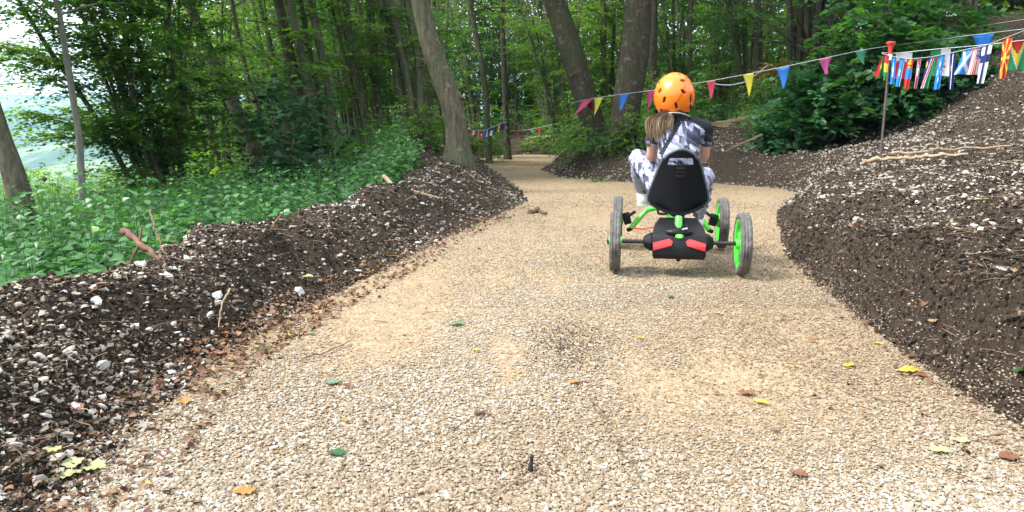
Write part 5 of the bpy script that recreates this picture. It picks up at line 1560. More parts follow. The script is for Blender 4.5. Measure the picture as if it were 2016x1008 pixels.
def surf(name, parts, voxel, mat, parent, smooth=6, disp=None, fn=None, sfac=.5):
    """several overlapping tapered forms fused into one continuous skin"""
    b = MB()
    for p in parts:
        if p[0] == "e": b.ellipsoid(p[1], p[2], nu=24, nv=16, rot=p[3] if len(p) > 3 else None)
        else:
            _, pts, rad, *rest = p
            pts = np.array(pts, float); rad = np.array(rad, float)
            if rad.ndim == 1: rad = np.stack([rad, rad], 1)
            up = rest[0] if rest else (0, 0, 1)
            n = max(12, 8 * len(pts)); s = np.linspace(0, len(pts) - 1, n)
            P = np.stack([np.interp(s, range(len(pts)), pts[:, k]) for k in range(3)], 1)
            Rr = np.stack([np.interp(s, range(len(pts)), rad[:, k]) for k in range(2)], 1)
            for _ in range(2):
                P[1:-1] = (P[:-2] + 2 * P[1:-1] + P[2:]) / 4; Rr[1:-1] = (Rr[:-2] + 2 * Rr[1:-1] + Rr[2:]) / 4
            # rounded ends
            d0 = nrm(P[0] - P[1]); d1 = nrm(P[-1] - P[-2])
            q = [.95, .7, .35]; f = [math.sqrt(1 - x * x) for x in q]
            r0, r1 = Rr[0].mean(), Rr[-1].mean()
            P = np.concatenate([[P[0] + d0 * r0 * k * .8 for k in q], P, [P[-1] + d1 * r1 * k * .8 for k in q[::-1]]])
            Rr = np.concatenate([[Rr[0] * k for k in f], Rr, [Rr[-1] * k for k in f[::-1]]])
            b.tube(P, Rr, 20, up=up)
    o = b.build(name, mat, parent)
    rm = o.modifiers.new("fuse", 'REMESH'); rm.mode = 'VOXEL'; rm.voxel_size = voxel; rm.adaptivity = 0; rm.use_smooth_shade = True
    s_ = o.modifiers.new("soften", 'SMOOTH'); s_.iterations = smooth; s_.factor = sfac
    bpy.context.view_layer.update()
    dg = bpy.context.evaluated_depsgraph_get()
    me = bpy.data.meshes.new_from_object(o.evaluated_get(dg), depsgraph=dg)
    o.modifiers.clear(); old = o.data; o.data = me; bpy.data.meshes.remove(old)
    me.materials.clear()
    for q in (mat if isinstance(mat, (list, tuple)) else [mat]): me.materials.append(q)
    n = len(me.vertices); co = np.empty(n * 3, np.float32); me.vertices.foreach_get("co", co); co = co.reshape(-1, 3).astype(float)
    if disp is not None:
        no = np.empty(n * 3, np.float32); me.vertices.foreach_get("normal", no); no = no.reshape(-1, 3)
        co = co + no * disp(co)[:, None]
        me.vertices.foreach_set("co", co.astype(np.float32).ravel())
    me.polygons.foreach_set("use_smooth", [True] * len(me.polygons))
    if fn is not None:
        k = len(me.polygons); c = np.empty(k * 3, np.float32); me.polygons.foreach_get("center", c)
        me.polygons.foreach_set("material_index", fn(c.reshape(-1, 3)).astype(np.int32))
    me.update()
    return o

M_SKIN, nt, p, _ = mat_new("skin")
c = ramp(nt, noise(nt, texco(nt), 18), [(0.3, (0.52, 0.29, 0.20)), (0.7, (0.60, 0.36, 0.26))]); nt.links.new(c, p.inputs["Base Color"]); p.inputs["Roughness"].default_value = .5
p.inputs["Subsurface Weight"].default_value = 0.08
def shard_mat(name, scale, seed, stops, rot):
    m, nt, p, _ = mat_new(name)
    v = texco(nt, (1.0, .7, .5), rot=rot)
    v1 = nt.nodes.new("ShaderNodeTexVoronoi"); v1.inputs["Scale"].default_value = scale * .42; nt.links.new(v, v1.inputs["Vector"])
    off = nt.nodes.new("ShaderNodeVectorMath"); off.operation = 'SCALE'; nt.links.new(v1.outputs["Color"], off.inputs[0]); off.inputs[3].default_value = .9 + seed
    sc = nt.nodes.new("ShaderNodeVectorMath"); sc.operation = 'MULTIPLY'; nt.links.new(v, sc.inputs[0]); sc.inputs[1].default_value = (1.5, .6, .8)
    ad = nt.nodes.new("ShaderNodeVectorMath"); ad.operation = 'ADD'; nt.links.new(sc.outputs[0], ad.inputs[0]); nt.links.new(off.outputs[0], ad.inputs[1])
    v2 = nt.nodes.new("ShaderNodeTexVoronoi"); v2.inputs["Scale"].default_value = scale; v2.distance = 'MANHATTAN'; nt.links.new(ad.outputs[0], v2.inputs["Vector"])
    sep = nt.nodes.new("ShaderNodeSeparateColor"); nt.links.new(v2.outputs["Color"], sep.inputs[0])
    c = ramp(nt, sep.outputs[0], stops, 'CONSTANT')
    g = noise(nt, texco(nt), 26, 3)
    c = mixc(nt, mth(nt, 'MULTIPLY', g, .25), c, (.30, .32, .45))
    nt.links.new(c, p.inputs["Base Color"]); p.inputs["Roughness"].default_value = .75
    bump(nt, p, noise(nt, texco(nt), 9, 3), .5, .02)
    return m
NAVY = (0.012, 0.014, 0.035)
M_SHARD = shard_mat("shard_print", 30, .0, [(0, NAVY), (.30, (.36, .38, .53)), (.48, (.13, .14, .22)), (.60, (.30, .32, .46)), (.74, (.03, .035, .07)), (.84, (.50, .52, .63))], (.3, .5, .7))
M_SHARD2 = shard_mat("shard_print_trousers", 27, .4, [(0, (.40, .41, .52)), (.28, (.28, .29, .42)), (.46, NAVY), (.60, (.22, .23, .34)), (.74, (.36, .38, .50)), (.88, (.04, .045, .08))], (.9, .2, .4))
M_YOKE = plain("navy_cloth", (0.010, 0.012, 0.022), .8, .3, 120, .2)
M_SHOE = plain("white_trainer", (.72, .72, .70), .6, .06, 40, .1, dirt=((.45, .40, .33), 20, .6, .4))
M_SOLE = plain("pale_sole", (.62, .61, .58), .7)
M_PINK = plain("pink_lace", (.60, .10, .12), .6)

NECK = np.array((-.012, .235, .945))
LS, RS = np.array((-.150, .245, .895)), np.array((.155, .25, .890))
LE, RE = np.array((-.172, .350, .705)), np.array((.172, .365, .70))
# hands on the wheel rim
LHd = SWC + (ux * math.cos(math.pi * .97) + uy * math.sin(math.pi * .97)) * .135
RHd = SWC + (ux * math.cos(.08) + uy * math.sin(.08)) * .135
if LHd[0] > RHd[0]: LHd, RHd = RHd, LHd
PEL = np.array((0.0, .29, .475))
LHip, RHip = PEL + (-.075, .01, -.01), PEL + (.075, .01, -.01)
LK, RK = np.array((-.252, .560, .690)), np.array((.205, .600, .560))
LA, RA = np.array((-.212, .765, .432)), np.array((.190, .845, .262))
HD = np.array((-.040, .275, 1.050))

def hand_parts(W, E, sgn):
    """a hand closing round the wheel rim at W; E elbow"""
    tang = nrm(uy); out = nrm(W - SWC)
    wrist = W + nrm(E - W) * .055 + ax * .012
    pts = [("t", [wrist, W + ax * .018 + nrm(E - W) * .012], [(.022, .015), (.026, .015)], tuple(ax))]
    for k in range(4):
        o_ = tang * (.028 - .0185 * k); L = [1.0, 1.1, 1.03, .85][k]
        base = W + ax * .022 + o_
        p1 = W + ax * (.020) + out * .016 * L + o_ * 1.02 - nrm(E - W) * .006
        p2 = W - ax * .006 + out * .026 * L + o_ * 1.04
        p3 = W - ax * .022 * L + out * .006 + o_ * 1.0
        pts.append(("t", [base, p1, p2, p3], [.0085, .008, .0075, .0062]))
    b0 = W + ax * .016 + tang * .03 - out * .012
    pts.append(("t", [b0, b0 - out * .018 + tang * .006 - ax * .008, b0 - out * .012 + tang * .004 - ax * .026], [.010, .009, .0072]))
    return wrist, pts
lw, lh = hand_parts(LHd, LE, -1); rw, rh = hand_parts(RHd, RE, 1)

body_parts = [
    ("t", [PEL, PEL + (0, -.02, .13), (0, .225, .74), (-.004, .235, .86), (-.01, .24, .91)], [(.115, .08), (.098, .07), (.110, .072), (.112, .068), (.07, .05)], (0, 1, 0)),
    ("t", [NECK + (0, .005, -.05), NECK + (-.01, .012, .0), HD + (0, .0, -.06)], [.042, .037, .040]),
    ("e", HD, (.078, .092, .105)), ("e", HD + (0, .05, -.045), (.052, .048, .055)),
    ("e", HD + (0, .100, -.012), (.012, .018, .02)),                                     # nose
    ("e", HD + (-.030, .082, .012), (.017, .012, .012)), ("e", HD + (.030, .082, .012), (.017, .012, .012)),   # brows
    ("e", HD + (0, .092, -.048), (.024, .010, .007)), ("e", HD + (0, .088, -.078), (.022, .014, .014)),
    ("e", HD + (-.080, .0, -.015), (.010, .017, .028)), ("e", HD + (.080, .0, -.015), (.010, .017, .028)),     # ears
    ("t", [LS, (LS + LE) / 2, LE, LE * .45 + lw * .55, lw], [.042, .036, .030, .028, .021]),
    ("t", [RS, (RS + RE) / 2, RE, RE * .45 + rw * .55, rw], [.042, .036, .030, .028, .021]),
    ("t", [LHip, (LHip + LK) / 2, LK], [.072, .060, .044]), ("t", [LK, LK * .6 + LA * .4, LA], [.044, .044, .030]),
    ("t", [RHip, (RHip + RK) / 2, RK], [.072, .060, .044]), ("t", [RK, RK * .6 + RA * .4, RA], [.044, .044, .030]),
    ("t", [LA, LA + (0, .07, -.005)], [.030, .026]), ("t", [RA, RA + (0, .07, -.02)], [.030, .026]),
] + lh + rh
bodyo = surf("body", body_parts, .0034, M_SKIN, rider, 3)
for s in (-1, 1):
    m = MB(); m.ellipsoid(HD + (s * .030, .0865, .0), (.0105, .008, .0075), nu=14, nv=10); m.build("eye", plain("eye_white", (.75, .74, .72), .2, .02), rider)
    m = MB(); m.ellipsoid(HD + (s * .030, .0935, .0), (.0048, .0025, .0048), nu=12, nv=8); m.build("iris", plain("iris_brown", (.05, .03, .015), .2, .1), rider)

def fold(co, amp, f, seed):
    return amp * (np.abs(fbm(co[:, 0] * f + co[:, 2] * f * 1.3, co[:, 2] * f * .8 + co[:, 1] * f, 3, seed)) - .25)
# shirt: short sleeves, navy yoke
def yoke(c):
    x, y, z = c[:, 0], c[:, 1], c[:, 2]
    edge_ = .925 - 1.9 * np.clip(np.abs(x + .01) - .05, 0, None) ** 1.6 - .028 * np.exp(-((x + .03) / .02) ** 2)
    side = (np.abs(x) > .150) & (z > .80)
    cuff = np.abs(x) > .205
    slash = (np.abs((x + .055) + (z - .83) * -.55 - .0) < .014) & (z < .92) & (z > .72)
    return ((z > edge_) | side | cuff | slash).astype(int)
shirt = surf("shirt", [
    ("t", [PEL + (0, -.01, .0), PEL + (0, -.03, .12), (0, .225, .72), (-.004, .232, .84), (-.010, .238, .905), (-.012, .240, .935)], [(.135, .098), (.128, .092), (.130, .090), (.138, .088), (.105, .066), (.055, .050)], (0, 1, 0)),
    ("t", [(-.07, .238, .895), LS, (LS + LE) / 2 + (-.005, 0, .005)], [.056, .051, .047]), ("t", [(.07, .238, .895), RS, (RS + RE) / 2 + (.005, 0, .005)], [.056, .051, .047]),
], .005, [M_SHARD, M_YOKE], rider, 8, lambda c: fold(c, .020, 12, 5), yoke)
trousers = surf("trousers", [
    ("t", [PEL + (-.06, 0, -.01), PEL + (.06, 0, -.01)], [(.085, .10), (.085, .10)], (0, 1, 0)),
    ("t", [LHip, (LHip + LK) / 2 + (0, 0, .005), LK, LK * .5 + LA * .5, LA + (0, -.006, .01)], [.090, .082, .064, .062, .045]),
    ("t", [RHip, (RHip + RK) / 2 + (0, 0, .005), RK, RK * .5 + RA * .5, RA + (0, -.006, .01)], [.090, .082, .062, .060, .045]),
], .005, [M_SHARD2], rider, 8, lambda c: fold(c, .024, 13, 9))
# shoes
for (A, P, dz) in ((LA, PL, .0), (RA, PR, 0)):
    heel = A + np.array((0, -.02, -.045)); toe = P + np.array((0, .055, .050))
    if dz is not None: heel = A + np.array((0, -.025, -.050))
    d = nrm(toe - heel)
    sh = surf("shoe", [("t", [heel, heel * .5 + toe * .5, toe], [(.037, .040), (.040, .036), (.038, .026)], (0, 0, 1)), ("t", [A + (0, -.005, .0), heel + (0, .02, .02)], [.040, .040])], .004, M_SHOE, rider, 5)
    m = MB(); n_ = nrm(np.cross(d, np.array((1.0, 0, 0)))); n_ = n_ if n_[2] < 0 else -n_
    so = [heel + n_ * .036 - d * .03, heel * .5 + toe * .5 + n_ * .034, toe + n_ * .028 + d * .022]
    m.tube(np.array(so), np.array([(.034, .010), (.040, .010), (.032, .009)]), 14, up=tuple(n_)); m.build("sole", M_SOLE, sh)
    m = MB()
    for k in range(3):
        q = heel * (.55 - .14 * k) + toe * (.45 + .14 * k) - n_ * (.034 - .003 * k)
        m.tube([q + np.array((-.022, 0, -.004)), q + np.array((0, 0, .003)), q + np.array((.022, 0, -.004))], .003, 6)
    m.build("lace", M_PINK, sh)

# helmet ------------------------------------------------------------
HC = np.array((-.041, .262, 1.083)); HR = np.array((.126, .146, .145))
VENTS = [(345, 225, 1.05, 1), (390, 310, 1.25, 1.1), (513, 365, -1.25, 1.1), (378, 420, -1.15, 1.2), (578, 235, -.45, 1.05), (568, 135, -.12, 1), (545, 72, -.1, .7), (425, 72, .2, .6), (333, 155, 1.0, .7), (662, 300, -1.45, 1.5)]
def helmet():
    nu, nv = 300, 170
    u = np.linspace(0, 2 * math.pi, nu, endpoint=False); v = np.linspace(0.001, math.pi * .74, nv)
    U, Vv = np.meshgrid(u, v)
    D = np.stack([np.sin(Vv) * np.sin(U), -np.sin(Vv) * np.cos(U), np.cos(Vv)], -1).reshape(-1, 3)   # -y is the back
    r = np.ones(len(D))
    x, y, z = D.T
    back = y < .35
    # raised middle panel, wide at the top, rounded at its lower end
    w_ = np.interp(z, [-.35, -.2, .0, .3, .7, 1.0], [0, .16, .27, .36, .42, .45]); xx = x - .03 - .10 * (z)
    pan = sm(0, .05, w_ - np.abs(xx)) * (z > -.34)
    r += .030 * pan * (1 - sm(.55, .95, z))
    r += .012 * sm(0, .05, .035 - np.abs(z + .60 + .1 * x)) 
    # crease lines
    r -= .010 * np.exp(-((np.abs(xx) - w_ - .10) / .018) ** 2) * (z > -.3)
    vent = np.zeros(len(D))
    for (cx, cz, a, s) in VENTS:
        dx, dz = (cx - 500) / 205.0, -(cz - 265) / 218.0
        q = (x - dx), (z - dz)
        ca, sa = math.cos(a), math.sin(a)
        p1 = q[0] * ca + q[1] * sa; p2 = -q[0] * sa + q[1] * ca
        # allow for foreshortening near the rim
        e = math.sqrt(max(.05, 1 - dx * dx - dz * dz)); 
        m_ = 1 - (p1 / (.15 * s)) ** 2 - (p2 / (.072 * s * (.55 + .45 * e))) ** 2
        vent = np.maximum(vent, np.where(y < .1, m_, -1))
    # vents of the front half, for views from the side
    for (az, el) in ((1.9, .5), (-1.9, .5), (2.4, .75), (-2.4, .75), (2.2, .15), (-2.2, .15), (3.1, .6)):
        c = np.array((math.sin(az) * math.cos(el), -math.cos(az) * math.cos(el), math.sin(el)))
        dd_ = D - c; vent = np.maximum(vent, 1 - (dd_ ** 2).sum(1) / .0055)
    r -= .085 * sm(0.0, .25, vent)
    P = HC + D * HR * r[:, None]
    # the rim dips low behind
    idx = np.arange(nu * nv).reshape(nv, nu)
    F = np.stack([idx[:-1], idx[1:], np.roll(idx[1:], -1, 1), np.roll(idx[:-1], -1, 1)], -1).reshape(-1, 4)
    # front edge cut: leave the face free
    ce = D[F].mean(1)
    keep = ~((ce[:, 1] > .35) & (ce[:, 2] < .05)) & (ce[:, 2] > -.80)
    vf = vent[F].mean(1)[keep]
    F = F[keep]
    mi = (vf > .22).astype(int)
    me = mesh_np("helmet", P, F, True, mats=[M_HELM, M_VENT_SHADE], matidx=mi)
    o = obj("helmet", me, rider)
    so = o.modifiers.new("t", 'SOLIDIFY'); so.thickness = .006; so.offset = -1
    return o
M_HELM = plain("orange_shell", (.80, .175, .006), .33, .04, 9, 0, coat=.35)
M_VENT_SHADE = plain("vent_shade", (.05, .012, .006), .8)  # darkened shell colour, painting the shade inside the vent holes
helm = helmet()
def hp(cx, cz, lift=.004):
    dx, dz = (cx - 500) / 205.0, -(cz - 265) / 218.0
    dy = -math.sqrt(max(.02, 1 - dx * dx - dz * dz)); D = np.array((dx, dy, dz))
    return HC + D * HR * (1 + lift / .14)
# small dark ring logo low on the back
m = MB()
for (cx, cz, r_) in ((520, 424, 11), (541, 414, 12), (562, 408, 10)):
    q = [hp(cx + r_ * math.cos(a), cz + r_ * math.sin(a) * 1.15, .004) for a in np.linspace(0, 2 * math.pi, 15)]
    m.tube(np.array(q), .0021, 5, caps=False)
m.tube([hp(510, 432), hp(541, 430), hp(572, 420)], .0014, 5)
m.build("logo", M_BLACKP, helm)
m = MB()
for a in np.linspace(-.9, .9, 4): pass
m.tube([hp(655, 345), hp(662, 372), hp(668, 395)], [.004, .007, .003], 8)
m.build("side_mark", M_BLACKP, helm)
# pale padding band under the rim, straps
m = MB()
q = [HC + np.array((math.sin(a) * .100, -math.cos(a) * .112, -.118 + .012 * math.cos(a * 2))) for a in np.linspace(-1.9, 1.9, 25)]
m.tube(np.array(q), np.array([(.008, .004)] * 25), 8); m.build("padding", plain("pale_padding", (.55, .55, .56), .8), helm)
for s in (-1, 1):
    m = MB(); m.tube([HC + (s * .102, .03, -.06), HC + (s * .085, .055, -.12), HD + (s * .03, .06, -.105)], np.array([(.008, .0015)] * 3), 6); m.build("strap", M_BLACKP, helm)

# hair: ponytail gathered at the nape and thrown over the left shoulder
M_HAIR, nt, p, _ = mat_new("light_brown_hair")
at = nt.nodes.new("ShaderNodeAttribute"); at.attribute_name = "rnd"
c = ramp(nt, at.outputs["Fac"], [(0, (.10, .06, .036)), (.35, (.24, .155, .095)), (.65, (.46, .33, .21)), (1, (.66, .54, .40))])
nt.links.new(c, p.inputs["Base Color"]); p.inputs["Roughness"].default_value = .45
def hair():
    r = np.random.default_rng(9); Vs = []; Fs = []; rn = []; off = 0
    for i in range(330):
        u = r.uniform(0, 1); dpt = r.normal(0, .014)
        p0 = HC + np.array((-.070 + .055 * u + r.normal(0, .008), -.105 + abs(u - .4) * .03 + dpt * .3, -.105 + r.normal(0, .006)))
        endx = -.205 + .150 * u + r.normal(0, .010)
        L = .124 - .09 * abs(u - .35) + r.normal(0, .026)
        p1 = np.array((endx * .62 - .030, .160 + dpt + .02 * (1 - u), .962 + .006 * u + r.normal(0, .004)))
        p2 = np.array((endx, .165 + dpt + .03 * (1 - u), .950 + r.normal(0, .006)))
        p3 = np.array((endx - .006 + r.normal(0, .006), .160 + dpt + .035 * (1 - u), .950 - L * .5))
        p4 = np.array((endx + .030 * (.4 - u) + r.normal(0, .016), .165 + dpt + .04 * (1 - u), .955 - L))
        ctrl = np.array([p0, p1, p2, p3, p4]); k = 13; s = np.linspace(0, 4, k)
        P = np.stack([np.interp(s, range(5), ctrl[:, j]) for j in range(3)], 1)
        for _ in range(3): P[1:-1] = (P[:-2] + 2 * P[1:-1] + P[2:]) / 4
        w = .0021 * np.concatenate([np.linspace(.8, 1, k - 3), [.8, .55, .15]])
        for j in range(k):
            for a in (0, 2.09, 4.19): Vs.append(P[j] + np.array((math.cos(a) * w[j], math.sin(a) * w[j], 0)))
        for j in range(k - 1):
            for e in range(3): Fs.append((off + j * 3 + e, off + j * 3 + (e + 1) % 3, off + (j + 1) * 3 + (e + 1) % 3, off + (j + 1) * 3 + e))
        off += 3 * k
        t = np.clip(r.uniform(.0, .75) + np.linspace(-.1, .3, k), 0, 1); rn.append(np.repeat(t, 3))
    obj("hair", mesh_np("hair", np.array(Vs), np.array(Fs), True, {"rnd": np.concatenate(rn)}, [M_HAIR]), rider)
hair()
# a little hair at the nape and round the face under the helmet
m = MB(); m.ellipsoid(HD + (0, -.012, -.01), (.084, .092, .108), nu=26, nv=16)
V = m.V[0]; V += rng.normal(0, .0012, V.shape)
k_ = [f for f in m.F if np.mean([V[i][1] for i in f]) < HD[1] + .055 or np.mean([V[i][2] for i in f]) > HD[2] + .05]; m.F = k_; m.M = [0] * len(k_)
m.build("scalp_hair", plain("brown_hair", (.14, .085, .05), .55, .35, 90, .4), rider)

# ================================================================== strings of pennants and flags
def cloth_mat(name, col, trans=.3):
    m, nt, p, out = mat_new(name)
    if col is None:
        at = nt.nodes.new("ShaderNodeAttribute"); at.attribute_name = "tint"; c = at.outputs["Color"]
    else:
        c = ramp(nt, noise(nt, texco(nt), 12), [(.3, tuple(q * .9 for q in col)), (.7, col)])
    nt.links.new(c, p.inputs["Base Color"]); p.inputs["Roughness"].default_value = .6
    tr = nt.nodes.new("ShaderNodeBsdfTranslucent"); nt.links.new(c, tr.inputs[0])
    mx = nt.nodes.new("ShaderNodeMixShader"); mx.inputs[0].default_value = trans
    nt.links.new(p.outputs[0], mx.inputs[1]); nt.links.new(tr.outputs[0], mx.inputs[2]); nt.links.new(mx.outputs[0], out.inputs[0])
    return m
CL = {"magenta": (.50, .035, .17), "yellow": (.62, .60, .06), "blue": (.012, .17, .60), "red": (.60, .06, .12), "pink": (.55, .08, .26), "green": (.02, .33, .17), "crimson": (.36, .01, .06), "white": (.75, .75, .75), "orange": (.6, .12, .04)}
CM = {k: cloth_mat("pennant_" + k, tuple(.78 * q for q in v)) for k, v in CL.items()}
M_STRING = plain("white_string", (.45, .47, .48), .7, .1, 60)
M_TAPE = plain("white_tape", (.78, .79, .82), .6, .05, 30)

def string_tube(pts, rad, name, mat, parent, seg=6):
    m = MB(); m.tube(np.array(pts), rad, seg); return m.build(name, mat, parent)

def pennant(root, tl, tr, tip, mat, bow=.02, blunt=0.0):
    """triangular pennant from two points on the string to its tip"""
    tl, tr, tip = map(np.array, (tl, tr, tip)); n = 9
    m = MB(); V = []; F = []
    nn = nrm(np.cross(tr - tl, tip - tl))
    for j in range(n):
        t = j / (n - 1)
        a = tl * (1 - t) + tip * t; b_ = tr * (1 - t) + tip * t
        w = max(1 - t, blunt); mid = (a + b_) / 2
        if blunt: a = mid + (tl - tr) * .5 * w; b_ = mid + (tr - tl) * .5 * w
        for i in range(5):
            s = i / 4
            V.append(a * (1 - s) + b_ * s + nn * (bow * math.sin(math.pi * s) * (1 - t * .5) + bow * .8 * math.sin(t * 3.3 + 1) * t))
    for j in range(n - 1):
        for i in range(4):
            F.append((j * 5 + i, j * 5 + i + 1, (j + 1) * 5 + i + 1, (j + 1) * 5 + i))
    me = bpy.data.meshes.new("pennant"); me.from_pydata([tuple(v) for v in V], [], F); me.materials.append(mat)
    me.polygons.foreach_set("use_smooth", [True] * len(F)); me.update()
    o = obj("pennant", me, root); so = o.modifiers.new("t", 'SOLIDIFY'); so.thickness = .0012
    return o

# main pennant string, from the left island tree to beyond the right edge
sp = [(1122, 203, 15.0), (1165, 194, 14.5), (1220, 186, 12.6), (1290, 177, 11.6), (1400, 159, 10.9), (1465, 147, 10.4), (1540, 132, 9.8), (1630, 113, 9.6), (1700, 98, 10.4), (1760, 89, 12.0), (1850, 78, 12.2), (1895, 71, 10.9), (2016, 57, 10.0), (2300, 28, 9.8)]
SPX = np.array([s[0] for s in sp]); 
def on_string(px, dpy=0.0, dY=0.0):
    py = np.interp(px, SPX, [s[1] for s in sp]); Y = np.interp(px, SPX, [s[2] for s in sp])
    return PX(px, py + dpy, Y + dY)
pst = empty("pennant_bunting", (0, 0, 0), 0, "string of coloured triangular pennants crossing behind the orange helmet", "bunting")
string_tube([on_string(px) for px in np.linspace(1122, 2300, 60)], .0032, "string", M_STRING, pst)
for (x0, x1, tx, dy, colr, bl) in [(1147, 1168, 1128, 36, "magenta", 0), (1148, 1166, 1167, 26, "crimson", 0), (1170, 1187, 1171, 36, "yellow", 0), (1220, 1238, 1221, 37, "blue", 0), (1273, 1289, 1277, 38, "magenta", 0),
                              (1391, 1409, 1400, 39, "red", .12), (1463, 1484, 1476, 46, "yellow", .05), (1529, 1555, 1543, 47, "blue", 0), (1612, 1638, 1626, 34, "pink", .28), (1683, 1706, 1699, 30, "green", 0), (1915, 1957, 1935, 62, "blue", .1)]:
    yt = np.interp((x0 + x1) / 2, SPX, [s[1] for s in sp])
    Y = np.interp((x0 + x1) / 2, SPX, [s[2] for s in sp])
    pennant(pst, on_string(x0, 0.5), on_string(x1, 0.5), PX(tx, yt + dy, Y + .03), CM[colr], .02, bl)

# far pennants beyond the bend
fp = [(1003, 258, 24), (1035, 256, 24), (1062, 251, 23.5), (1092, 244, 23), (1134, 231, 20), (1150, 226, 18)]
def on_far(px, d=0): return PX(px, np.interp(px, [q[0] for q in fp], [q[1] for q in fp]) + d, np.interp(px, [q[0] for q in fp], [q[2] for q in fp]))
fst = empty("pennant_bunting", (0, 0, 0), 0, "small far string of pennants sagging over the brushwood beyond the bend", "bunting")
string_tube([on_far(q) for q in np.linspace(1003, 1150, 20)], .006, "string", M_STRING, fst)
for (x0, x1, tx, dy, colr) in [(1015, 1023, 1019, 13, "red"), (1045, 1047, 1046, 6, "white"), (1056, 1066, 1062, 14, "red"), (1085, 1094, 1088, 12, "green"), (1107, 1116, 1113, 11, "red")]:
    pennant(fst, on_far(x0, .3), on_far(x1, .3), np.array(on_far(tx, dy)), CM[colr], .01, .3 if colr in ("red", "white") else 0)

# white rope looped behind the pennants, and one high at the right
m = MB(); rp = [PX(*q) for q in [(1398, 164, 16.5), (1420, 167, 16.4), (1440, 167.5, 16.2), (1462, 163, 16), (1482, 152, 15.8), (1500, 138, 15.6), (1512, 128, 15.5)]]
m.tube(np.array(rp), .011, 7); m.build("rope", M_STRING, label="white twisted rope looping below the pennants on the right", cat="rope")
m = MB(); rp = [PX(*q) for q in [(1700, 96, 13.0), (1740, 86, 13.0), (1820, 72, 13.2), (1880, 58, 13.3), (1950, 48, 12.6), (2016, 38, 12.2), (2300, 0, 12)]]
m.tube(np.array(rp), .0035, 6); m.build("rope", M_STRING, label="thin rope strung high through the dark bushes above the flags", cat="rope")

# red topped steel stake
SX, SY = PX(1734, 300, 7.95)[0], 7.95
sz = hz(SX, SY)
stake = empty("fence_stake", (SX, SY, sz), 0, "rusty steel stake with a red plastic cap holding up the flags", "stake")
top = PX(1738, 84, 7.95)[2] - sz
m = MB(); m.tube([(0, 0, -.15), (.004, 0, .5), (.012, 0, top - .03)], .0125, 10); m.build("pole", plain("rusty_steel", (.085, .06, .05), .8, .5, 30, .3), stake)
m = MB(); m.lathe([(-.135, .017), (-.08, .019), (-.045, .024), (-.02, .032), (-.012, .044), (0, .046), (.008, .040), (.012, 0)], (.012, 0, top), (0, 0, 1), 20); m.build("cap", plain("red_plastic", (.55, .035, .02), .45, .1, 40), stake)
m = MB()
for k in range(3): m.lathe([(-.012 + .02 * k, .020), (.0 + .02 * k, .026), (.012 + .02 * k, .020)], (.012, 0, top - .17), (0, 0, 1), 14)
m.build("tape_knot", M_TAPE, stake)

# national flags ------------------------------------------------------
RED, WHT, BLU, NVY, GRN, YEL, LBL, MAR, BLK = (.62, .03, .03), (.78, .78, .80), (.01, .14, .62), (.008, .02, .17), (.02, .27, .10), (.80, .62, .06), (.02, .26, .72), (.42, .02, .06), (.02, .02, .02)
def star(u, v, cu, cv, r, n=5):
    a = np.arctan2(v - cv, u - cu) + math.pi / 2; d = np.hypot(u - cu, v - cv)
    return d < r * (.45 + .55 * np.abs(((a * n / (2 * math.pi)) % 1) * 2 - 1) ** 1.3)
def F_bands(*cols):
    return lambda u, v: [cols[min(int(b_ * len(cols)), len(cols) - 1)] for b_ in v]
def paint(base, *rules):
    def f(u, v):
        out = np.tile(np.array(base, float), (len(u), 1))
        for fn, c in rules: out[fn(u, v)] = c
        return out
    return f
guinea = paint(GRN, (lambda u, v: v < .66, YEL), (lambda u, v: v < .33, RED))
somalia = paint(LBL, (lambda u, v: star(u, v, .5, .5, .30), WHT))
azure = paint(LBL, (lambda u, v: u > .86, (.45, .6, .8)), (lambda u, v: star(u, v, .4, .5, .16), WHT))
mongol = paint(RED, (lambda u, v: (v > .34) & (v < .68), LBL), (lambda u, v: (u > .2) & (u < .8) & (v < .30) & (((v * 16) % 2) < 1.2), YEL))
bahrain = paint(RED, (lambda u, v: v < .28 + .12 * np.abs(((u * 3) % 1) * 2 - 1), WHT))
norkor = paint(MAR, (lambda u, v: (u < .12) | (u > .88), NVY), (lambda u, v: ((u > .12) & (u < .2)) | ((u > .8) & (u < .88)), WHT), (lambda u, v: star(u, v, .5, .42, .26), WHT))
namibia = paint(GRN, (lambda u, v: u + .55 * (v - .5) < .62, WHT), (lambda u, v: u + .55 * (v - .5) < .57, MAR), (lambda u, v: u + .55 * (v - .5) < .36, WHT), (lambda u, v: u + .55 * (v - .5) < .30, NVY), (lambda u, v: np.hypot(u - .12, (v - .22)) < .10, YEL))
micron = paint(LBL, (lambda u, v: star(u, v, .5, .28, .12) | star(u, v, .5, .72, .12) | star(u, v, .25, .5, .12) | star(u, v, .75, .5, .12), WHT))
nauru = paint(NVY, (lambda u, v: np.abs(u - .46 ) < .07, WHT), (lambda u, v: star(u, v, .25, .4, .12), YEL))
scot = paint(LBL, (lambda u, v: (np.abs(u - v) < .12) | (np.abs(u + v - 1) < .12), WHT))
usa = paint(RED, (lambda u, v: ((u * 13).astype(int) % 2) == 1, WHT), (lambda u, v: (u > .46) & (v < .42), NVY), (lambda u, v: (u > .48) & (v < .40) & (((u * 22) % 2) < .8) & (((v * 22) % 2) < .8), WHT))
finland = paint(WHT, (lambda u, v: (np.abs(u - .5) < .15) | (np.abs(v - .36) < .11), NVY))
mace_ = lambda u, v: (np.abs(((np.arctan2((v - .5) * 1.5, u - .5) * 8 / (2 * math.pi) + .5) % 1) - .5) < .17) | (np.hypot(u - .5, (v - .5) * 1.5) < .17)
maced = paint(RED, (mace_, YEL))
